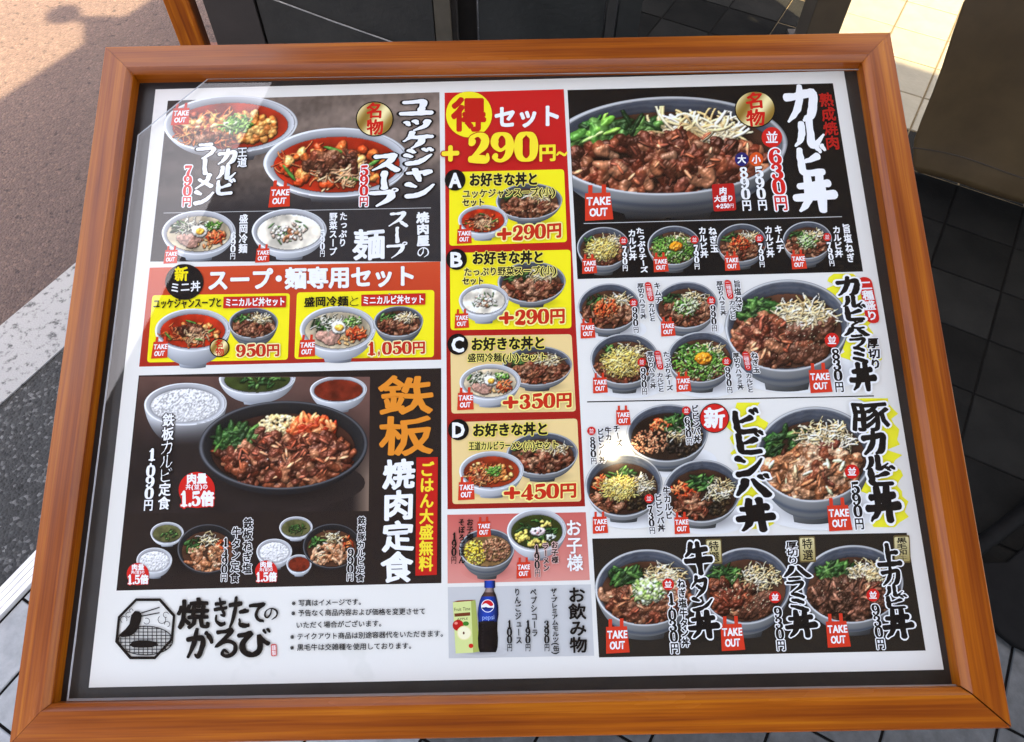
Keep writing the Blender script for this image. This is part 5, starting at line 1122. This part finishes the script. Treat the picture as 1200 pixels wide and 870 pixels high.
def gold_tag(x, y, w, h, text):
    d = .04 * h / 2; q = round_quad([(x - w / 2 - d, y - h / 2), (x + w / 2 - d, y - h / 2 - .5), (x + w / 2 + d * 1.5, y + h / 2), (x - w / 2 + d, y + h / 2 + .4)], 2, 3)
    p = Print('gold_tag', 'gold name tag with black brush writing'); p.add(q, [list(range(len(q)))], (.42, .36, .22)); q2 = [np.array([x, y]) + (np.array(k) - [x, y]) * .88 for k in q]
    p.add(q2, [list(range(len(q2)))], np.array([(.86, .82, .62) if i < len(q2) / 2 else (.66, .60, .38) for i in range(len(q2))]), ZS)
    col('', text, (x - .5, y - h / 2 + 2), (x + 1, y + h / 2 - 2), w * .66, (.08, .07, .06), .25, brush=True, pr=p, zb=3 * ZS); p.done()
gold_tag(836.3, 646.5, 18.5, 29, '特選'); gold_tag(945.7, 644, 19, 30, '特選'); gold_tag(1056.4, 643.8, 19, 32, '黒毛和牛')
def pill(x, y, w, h, text, big=False):
    d = h * (.09 if not big else .10); q = round_quad([(x - w / 2 - d, y - h / 2), (x + w / 2 - d, y - h / 2), (x + w / 2 + d, y + h / 2), (x - w / 2 + d, y + h / 2)], w * .5, 5)
    p = Print('red_pill_badge'); p.add(q, [list(range(len(q)))], (.82, .14, .12)); col('', text, (x - d * .9, y - h / 2 + w * .22), (x + d * .9, y + h / 2 - w * .2), w * .86, WHITE, .1 if not big else .5, brush=big, pr=p, zb=3 * ZS); p.done()
for x, y in ((760.9, 342.4), (854, 339.8), (772, 422.6), (875, 423.5)): pill(x, y, 7.6, 22.5, '二種盛り')
pill(1017.8, 352.3, 16, 54, '二種盛り', True)
p = Print('red_price_badge', 'red box for extra meat at 250 yen'); q = round_quad([(833.7, 216.8), (859.8, 215.4), (862.6, 247), (836.3, 248.6)], 2.5); p.add(q, [list(range(len(q)))], (.72, .12, .11))
row('', '肉', (842.3, 224.5), (851.8, 224.2), 9.5, WHITE, .35, pr=p, zb=3 * ZS); row('', '大盛り', (836.5, 233.8), (859.5, 232.8), 8, WHITE, .3, pr=p, zb=3 * ZS); row('', '+250円', (838.5, 242.6), (859.8, 241.6), 5.6, WHITE, 0, pr=p, zb=3 * ZS); p.done()
flat('red_box', [(262.4, 348.4), (335.8, 347.2), (335.3, 360.7), (261.8, 362)], (.78, .16, .13)); flat('red_box', [(423.6, 346), (498.8, 344.2), (498.4, 357.6), (423.6, 359.3)], (.78, .16, .13)); flat('red_box', [(488.2, 536.4), (513.2, 536), (512, 673.8), (487, 674.8)], (.76, .13, .11))

# =================================================== WRITING
OW = [(1.1, WHITE)]; OB = [(1.1, (.10, .09, .09))]
OWb = [(1.7, WHITE)]; OBb = [(1.6, (.09, .08, .08))]
K = (.085, .075, .075)
D_, PR_ = 'dish_name', 'price'
# top left
col(D_, 'ユッケジャン', (487, 117), (493, 233), 36, WHITE, 1.4, OBb, True, label='large white brush title of the spicy soup'); col(D_, 'スープ', (452, 181), (449, 243), 33, WHITE, 1.4, OBb, True)
col(PR_, '590円', (427, 195), (426.4, 243), 11, (.84, .16, .14), .3, [(1.2, WHITE)])
col(D_, 'ラーメン', (241.7, 169), (239, 241), 24, WHITE, 1.3, OB, True); col(D_, 'カルビ', (268, 176), (263, 229), 23, WHITE, 1.3, OB, True); col(D_, '王道', (284.5, 173), (284, 197), 12, WHITE, .4, OB, True)
col(PR_, '790円', (221.5, 195), (219, 243.5), 11, (.84, .16, .14), .3, [(1.2, WHITE)])
col(D_, '盛岡冷麺', (286, 251.5), (285, 297.5), 10.5, WHITE, .25); col(PR_, '690円', (274, 273), (273, 305), 6.6, WHITE, .0)
col(D_, 'たっぷり', (403, 249), (401.5, 290), 9.5, WHITE, .25); col(D_, '野菜スープ', (391, 249.5), (390.3, 300.5), 9.5, WHITE, .25); col(PR_, '590円', (378.3, 270), (378, 302), 6.2, WHITE)
col(D_, '焼肉屋の', (495.3, 249), (496.3, 302.5), 15, WHITE, .7, brush=True); col(D_, 'スープ', (466.8, 248.5), (464.5, 303.5), 24, WHITE, 1.05, brush=True); row(D_, '麺', (414, 287.5), (451.5, 286.5), 38, WHITE, 1.2, brush=True)
# soup set
row(D_, 'スープ・麺専用セット', (243, 329), (488, 323.5), 26, WHITE, 1.1)
row(D_, 'ユッケジャンスープと', (180, 356.5), (260.5, 355), 12, K, .35); row(D_, 'ミニカルビ丼セット', (264, 355), (334.5, 353.8), 10.5, WHITE, .35); row(D_, '盛岡冷麺と', (356.5, 354.8), (421.5, 352.8), 12.5, K, .4, brush=True); row(D_, 'ミニカルビ丼セット', (425, 352.7), (497.5, 351), 10.5, WHITE, .35)
OC = [(1.3, (.98, .93, .70))]
row(PR_, '950円', (277, 411.8), (328.5, 410.4), 15.5, (.76, .17, .10), .6, OC); row(PR_, '1,050円', (429.8, 409.4), (499, 407.4), 15.5, (.76, .17, .10), .6, OC)
# iron plate
col(D_, '鉄板', (476, 440), (476.8, 535), 66, (.90, .56, .18), 1.4, brush=True, label='orange brush title'); col(D_, '焼肉定食', (467.8, 538), (465.2, 683), 38, WHITE, 1.35, brush=True, label='white brush title below the orange one')
col(D_, 'ごはん大盛無料', (500.6, 541), (499.2, 670), 17, (.98, .88, .22), .6)
col(D_, '鉄板カルビ定食', (198.6, 484.5), (192.4, 598), 14.5, WHITE, .45, [(1, (.08, .07, .07))], True); col(PR_, '1,090円', (179, 527), (174, 599.5), 11.5, WHITE, .3, [(1, (.08, .07, .07))])
o1 = [(.8, (.93, .93, .93))]
col(D_, '鉄板ねぎ塩', (291.5, 607), (289.8, 673), 11.5, K, .3, o1); col(D_, '牛タン定食', (277.8, 617.5), (275.2, 683.5), 11, K, .3, o1); col(PR_, '1,490円', (265, 631.5), (262.8, 682), 7.5, K, .1, o1); col(D_, '鉄板豚カルビ定食', (424.2, 605.5), (422.2, 682), 9.5, K, .25, o1); col(PR_, '990円', (411.4, 643.5), (410.4, 681.5), 8, K, .1, o1)
# brand corner
def logo():
    p = Print('grill_emblem', 'black octagon emblem of meat held over a grill by chopsticks'); f = lambda x, y: (130 + x / 5.714, 700 + y / 5.714)
    oc = np.array([f(*q) for q in ((170, 8), (335, 8), (435, 120), (420, 285), (300, 415), (130, 415), (32, 300), (50, 130))]); c_ = oc.mean(0); inn_ = c_ + (oc - c_) * .91
    p.add(np.vstack([oc, inn_]), np.array([[i, (i + 1) % 8, 8 + (i + 1) % 8, 8 + i] for i in range(8)]), K)
    def ln(a, b, w, z=2): a, b = np.array(f(*a)), np.array(f(*b)); d = (b - a) / np.linalg.norm(b - a); n_ = np.array([-d[1], d[0]]) * w / 2; p.add([a + n_, b + n_, b - n_, a - n_], [[0, 1, 2, 3]], K, z * ZS)
    cx, cy, ax, ay = 235, 290, 182, 96
    for i in range(12):
        x = cx - 165 + i * 30; k = ay * math.sqrt(max(0, 1 - ((x - cx) / ax) ** 2)); ln((x, cy - k), (x, min(400, cy + k)), .95, 2 + i)
    for i in range(8):
        y = cy - 80 + i * 23; k = ax * math.sqrt(max(0, 1 - ((y - cy) / ay) ** 2)); ln((cx - k, y), (cx + k, y), .95, 15 + i)
    t = np.linspace(0, 2 * math.pi, 41)
    for i in range(40): ln((cx + ax * math.cos(t[i]), cy + ay * math.sin(t[i])), (cx + ax * math.cos(t[i + 1]), cy + ay * math.sin(t[i + 1])), 1.2, 24 + i % 4)
    p.add([f(x, y) for x, y in ((55, 255), (100, 215), (128, 180), (140, 120), (165, 92), (195, 95), (212, 120), (205, 160), (188, 205), (170, 235), (130, 262), (80, 268))], [list(range(12))], K, 30 * ZS)
    p.add([f(x, y) for x, y in ((130, 318), (150, 295), (200, 288), (260, 290), (310, 300), (320, 320), (280, 335), (200, 338), (150, 334))], [list(range(9))], K, 31 * ZS)
    ln((195, 110), (330, 68), 1.3, 33); ln((205, 128), (330, 104), 1.3, 34)
    for (x, y, r_) in ((90, 150, 22), (120, 118, 16), (345, 150, 26), (372, 118, 18), (380, 180, 18), (243, 160, 20), (140, 90, 12)):
        for i in range(9): a_, b_ = i / 12 * 2 * math.pi + x, (i + 1) / 12 * 2 * math.pi + x; ln((x + r_ * math.cos(a_), y + r_ * math.sin(a_)), (x + r_ * math.cos(b_), y + r_ * math.sin(b_)), .7, 36 + i % 3)
    p.done()
logo()
p = Print('shop_title', 'large black brush shop name beside the emblem')
row('', '焼', (208, 719.5), (246, 719), 37, K, 1.25, brush=True, pr=p)
for ch, x0, x1, y0, y1 in (('き', 250, 268, 702, 733), ('た', 268, 293, 701, 736), ('て', 292, 312, 706, 730), ('の', 309, 327, 711, 727), ('か', 219, 250, 738, 772), ('る', 250, 280, 738, 770), ('び', 279, 317, 739, 770)):
    SEED[0] += 1; put_char(p, ch, (x0, y0), np.array([x1 - x0, -.02 * (x1 - x0)]), np.array([0, y1 - y0]), K, .98 if ch not in 'の' else .8, (), True, False, SEED[0], rough=.010)
p.done()
q = round_quad([(317.8, 755), (324.4, 754.8), (324.8, 769), (318.2, 769.3)], 2); flat('seal_mark', q, (.80, .35, .32)); col('lettering', '謹製', (321.2, 756), (321.6, 768.4), 5, (.95, .9, .9), 0)
for t_, a, b in (('※写真はイメージです。', (342, 707), (425, 705.4)), ('※予告なく商品内容および価格を変更させて', (341.5, 718.7), (499, 716.4)), ('いただく場合がございます。', (347, 732.7), (449, 730.6)), ('※テイクアウト商品は別途容器代をいただきます。', (340.2, 746.3), (521, 742.5)), ('※黒毛牛は交雑種を使用しております。', (340, 759), (484, 756.8))): row('small_print', t_, a, b, 8.2, K, .16)
# centre column
row(D_, 'セット', (579, 138.3), (658, 136), 27, WHITE, 1.1); YT = (.99, .90, .20)
pr = Print(PR_, 'large yellow price plus 290 yen and up'); row('', '+', (517, 181), (539, 180), 24, YT, .5, [(1, (.70, .10, .08))], pr=pr); row('', '290', (547, 174.5), (631, 172.5), 37, YT, .5, [(1, (.70, .10, .08))], pr=pr, zb=8e-5); row('', '円', (631, 180), (652, 179.3), 21, YT, .9, pr=pr, zb=2e-4); row('', '~', (651.5, 181.5), (665.5, 181), 15, YT, .5, pr=pr, zb=3e-4); pr.done()
OY = [(1.5, (.99, .95, .60))]; PC = (.78, .18, .10)
for (t1, a, b), (t2, c_, d), (t3, e_, f_), (t4, g_, h_) in (
  (('お好きな丼と', (549.7, 211.6), (631, 210.4)), ('ユッケジャンスープ(小)', (541.7, 228), (651, 225)), ('セット', (541.7, 238.2), (568.3, 237.6)), ('+290円', (581.7, 275.5), (658.5, 270))),
  (('お好きな丼と', (553, 303.4), (638, 301.8)), ('たっぷり野菜スープ(小)', (543.4, 319.5), (652.5, 317)), ('セット', (541.7, 330.2), (567.5, 329.6)), ('+290円', (584, 373.5), (662.6, 370.4))),
  (('お好きな丼と', (551.7, 404.2), (639.5, 402)), ('盛岡冷麺(小)', (548, 420), (608.5, 419)), ('セット', (609, 419.5), (642.2, 418.4)), ('+350円', (588.4, 472.5), (670.8, 468.6))),
  (('お好きな丼と', (553.5, 504.8), (643, 502.6)), ('王道カルビラーメン(小)', (549.2, 523.4), (627, 521.8)), ('セット', (627, 521.8), (655, 521)), ('+450円', (589.6, 578.5), (676.2, 574.4)))):
    row(D_, t1, a, b, 16, K, .7, [(.9, (.98, .93, .4))], brush=False); row(D_, t2, c_, d, 10.8, K, .35, [(.8, (.98, .93, .5))]); row(D_, t3, e_, f_, 9.6, K, .45, [(.8, (.98, .93, .5))]); row(PR_, t4, g_, h_, 18.5, PC, .8, OY)
# children and drinks
col(D_, 'お子様', (671.6, 608.5), (674.2, 670), 19, WHITE, .5, label='white title of the children\'s menu'); col(D_, 'お子様', (550.8, 608), (550.8, 634), 8.2, K, .2); col(D_, 'そぼろごはん', (541, 608), (541.3, 661), 7.6, K, .2); col(PR_, '190円', (532.5, 625), (531.8, 661.5), 6.6, K)
col(D_, 'お子様', (649.7, 634.5), (650.4, 660.5), 8.2, K, .2, [(.7, (.9, .75, .72))]); col(D_, 'ラーメン', (639, 636), (640.3, 670), 8, K, .2, [(.7, (.9, .75, .72))]); col(PR_, '190円', (628.6, 640), (630, 676.5), 6.8, K, 0, [(.7, (.9, .75, .72))])
col(D_, 'お飲み物', (675.3, 687.5), (678.2, 765.5), 21, K, .55, label='black title of the drinks list')
for t_, a, b in (('ザ・プレミアムモルツ(缶)', (648.6, 689.3), (652, 767)), ('ペプシコーラ', (624.8, 689.3), (626.8, 746.5)), ('りんごジュース', (606, 689.3), (608.3, 755))): col(D_, t_, a, b, 7.8, K, .12)
for t_, a, b in (('390円', (640.3, 727.6), (641, 763.8)), ('190円', (618.5, 727.6), (618.7, 763.8)), ('100円', (596.9, 727.6), (597.3, 763.8))): col(PR_, t_, a, b, 6.6, K)
# black panel, top right
p = Print(D_, 'very large white brush title on black')
for ch, (x, y), w, h in (('カ', (936, 124), 39, 42), ('ル', (945, 158), 37, 34), ('ビ', (948, 190), 36, 34), ('丼', (951.5, 227), 47, 42)):
    SEED[0] += 1; put_char(p, ch, (x - w / 2, y - h / 2), np.array([w, -.02 * w]), np.array([.12 * h, h]), WHITE, 1.30, (), True, False, SEED[0], rough=.009)
p.done()
col(D_, '熟成焼肉', (966.5, 109.5), (976.5, 176.5), 17, (.70, .12, .10), .5, brush=True, label='dark red brush words beside the large title')
col(PR_, '630円', (906.8, 175.5), (915.8, 248.5), 16.5, (.84, .14, .12), .5, [(1.5, WHITE)], label='red price with a white edge'); col(PR_, '890円', (870.6, 197), (875.2, 248.5), 11.5, WHITE, .3); col(PR_, '590円', (888, 196.5), (893.8, 248), 11.5, WHITE, .3)
for t1, a, b, t2, c_, d, pr4, e_, f_ in (('たっぷりチーズ', (749.3, 267.5), (755, 320.5), 'カルビ丼', (740.2, 269.5), (741.6, 306), '790円', (731.5, 289.4), (732.6, 318.8)), ('ねぎ玉', (834, 266.5), (837.3, 297), 'カルビ丼', (822.4, 266.5), (825.4, 303), '790円', (815, 288), (816.8, 316.8)), ('キムチ', (911.2, 264.5), (914.5, 297.5), 'カルビ丼', (899.7, 265.5), (902.8, 302.5), '790円', (890.4, 286.4), (893, 314.3)), ('旨塩ねぎ', (990.4, 263), (997, 308.6), 'カルビ丼', (979.3, 265.5), (983, 302.5), '790円', (970.5, 285), (974.8, 313))):
    col(D_, t1, a, b, 9.6, WHITE, .3, OB); col(D_, t2, c_, d, 9.6, WHITE, .3, OB); col(PR_, pr4, e_, f_, 6.4, WHITE, .1, OB)
OWs = [(.9, (.95, .95, .95))]
for t1, a, b, c_, d, e_, f_, g_, h_ in (('キムチ', (769.5, 331.5), (771.8, 356.3), (763, 356), (764.6, 377.5), (750, 332.5), (754.2, 374.5), (743.6, 361), (745.4, 391)), ('旨塩ねぎ', (862.8, 329), (866, 365), (857.5, 352.7), (858.6, 375.3), (842.4, 330), (847.8, 370.5), (835, 358.8), (837, 389.4)), ('たっぷりチーズ', (780.2, 412.5), (784.9, 458.5), (773, 437.2), (774.5, 460), (761.4, 412.8), (765.4, 456), (753.3, 432), (755.4, 463.4)), ('ねぎ玉', (883, 413), (886.2, 438), (876.8, 438.2), (879.2, 460.7), (861.7, 413.9), (867.8, 457.2), (852, 430.9), (855.2, 461.6))):
    col(D_, t1, a, b, 8.4, K, .2, OWs); col(D_, 'カルビと', c_, d, 8, K, .2, OWs); col(D_, '厚切りハラミ丼', e_, f_, 7.8, K, .2, OWs); col(PR_, '990円', g_, h_, 6.6, K, .1, OWs)
def title(chars, label, weight=1.34, ow=2.2, rough=.011, outl=WHITE):
    p = Print(D_, label)
    for i, (ch, (x, y), w, h) in enumerate(chars):
        SEED[0] += 1; wt = weight if ch in BR else weight * .95
        put_char(p, ch, (x - w / 2, y - h / 2), np.array([w, -.02 * w]), np.array([.13 * h, h]), K, wt, [(ow, outl)], True, ch == 'ー', SEED[0], zb=i * 4e-6 if ch in BR else 0, rough=rough)
    return p.done()
title([('カ', (992, 337), 28, 22), ('ル', (997, 354), 24, 15), ('ビ', (1000, 368), 26, 18), ('と', (1003, 380), 18, 12), ('ハ', (1001, 389.5), 28, 12), ('ラ', (1003, 401), 20, 15), ('ミ', (1005.5, 416), 20, 19), ('丼', (1008, 442), 29, 31)], 'black brush title of the double bowl on a yellow daub')
col(D_, '厚切り', (1021.5, 396.5), (1026, 433.5), 14, K, .55, [(1.2, WHITE)], True)
col(PR_, '830円', (978, 409.7), (983.6, 460.8), 11, K, .3, [(1.2, WHITE)])
for t_, a, b, w_ in (('チーズ', (721.7, 498.5), (726, 524), 8), ('牛カルビ', (712, 500.5), (715, 534), 8), ('ビビンバ丼', (703.3, 502.5), (706, 543), 8), ('ビビンバ丼', (813.7, 475), (816.9, 519.2), 9), ('牛カルビ', (780.3, 570.5), (784.2, 609), 8.6), ('ビビンバ丼', (770.6, 579), (775.2, 623.5), 9)): col(D_, t_, a, b, w_, K, .3, OWs)
for t_, a, b in (('890円', (694, 512.9), (696, 545)), ('630円', (804.5, 489.4), (807.8, 521.8)), ('730円', (761.5, 593), (764.5, 626.3))): col(PR_, t_, a, b, 7.2, K, .1, OWs)
title([('ビ', (871, 495), 32, 28), ('ビ', (876, 520), 34, 26), ('ン', (876, 547), 34, 26), ('バ', (880, 571), 40, 26), ('丼', (882, 604), 42, 36)], 'black brush title of the bibimbap bowl on a yellow daub')
title([('豚', (1016.5, 489), 46, 36), ('カ', (1022, 520), 29, 28), ('ル', (1025, 543), 28, 18), ('ビ', (1030, 559), 34, 22), ('丼', (1031, 591), 38, 40)], 'black brush title of the pork bowl on a yellow daub')
col(PR_, '590円', (1000.6, 565.6), (1007, 621.5), 11.5, K, .3, [(1.2, WHITE)])
title([('牛', (815, 655), 32, 36), ('タ', (818, 688), 22, 24), ('ン', (822, 708), 26, 18), ('丼', (822, 732), 34, 30)], 'outlined brush title of the tongue bowl', 1.2, 1.4)
col(D_, 'ねぎ塩牛タン丼', (797.5, 678.5), (803.2, 758.5), 9.6, K, .35, [(1.1, WHITE)]); col(PR_, '1,030円', (785.6, 696), (790.8, 766.5), 10.5, K, .3, [(1.1, WHITE)])
col(D_, '厚切り', (926.5, 634.3), (929, 661.5), 14, K, .4, [(1.1, WHITE)], True)
title([('ハ', (931, 670), 31, 16), ('ラ', (930, 686), 22, 17), ('ミ', (934, 705), 24, 22), ('丼', (936, 731), 35, 30)], 'outlined brush title of the skirt steak bowl', 1.2, 1.4)
col(PR_, '930円', (910.4, 712), (915.2, 763), 10.5, K, .3, [(1.1, WHITE)])
title([('上', (1038.5, 651), 27, 26), ('カ', (1042, 676), 23, 22), ('ル', (1045, 693), 22, 14), ('ビ', (1048, 706), 26, 16), ('丼', (1049, 731), 34, 32)], 'outlined brush title of the premium beef bowl', 1.2, 1.4)
col(PR_, '930円', (1024.4, 708.7), (1032, 761.5), 10.5, K, .3, [(1.1, WHITE)])
print('layers', LAYER[0], 'tris', sum(len(o.data.loop_triangles) if o.data.loop_triangles else len(o.data.polygons) * 2 for o in S.objects if o.type == 'MESH'))
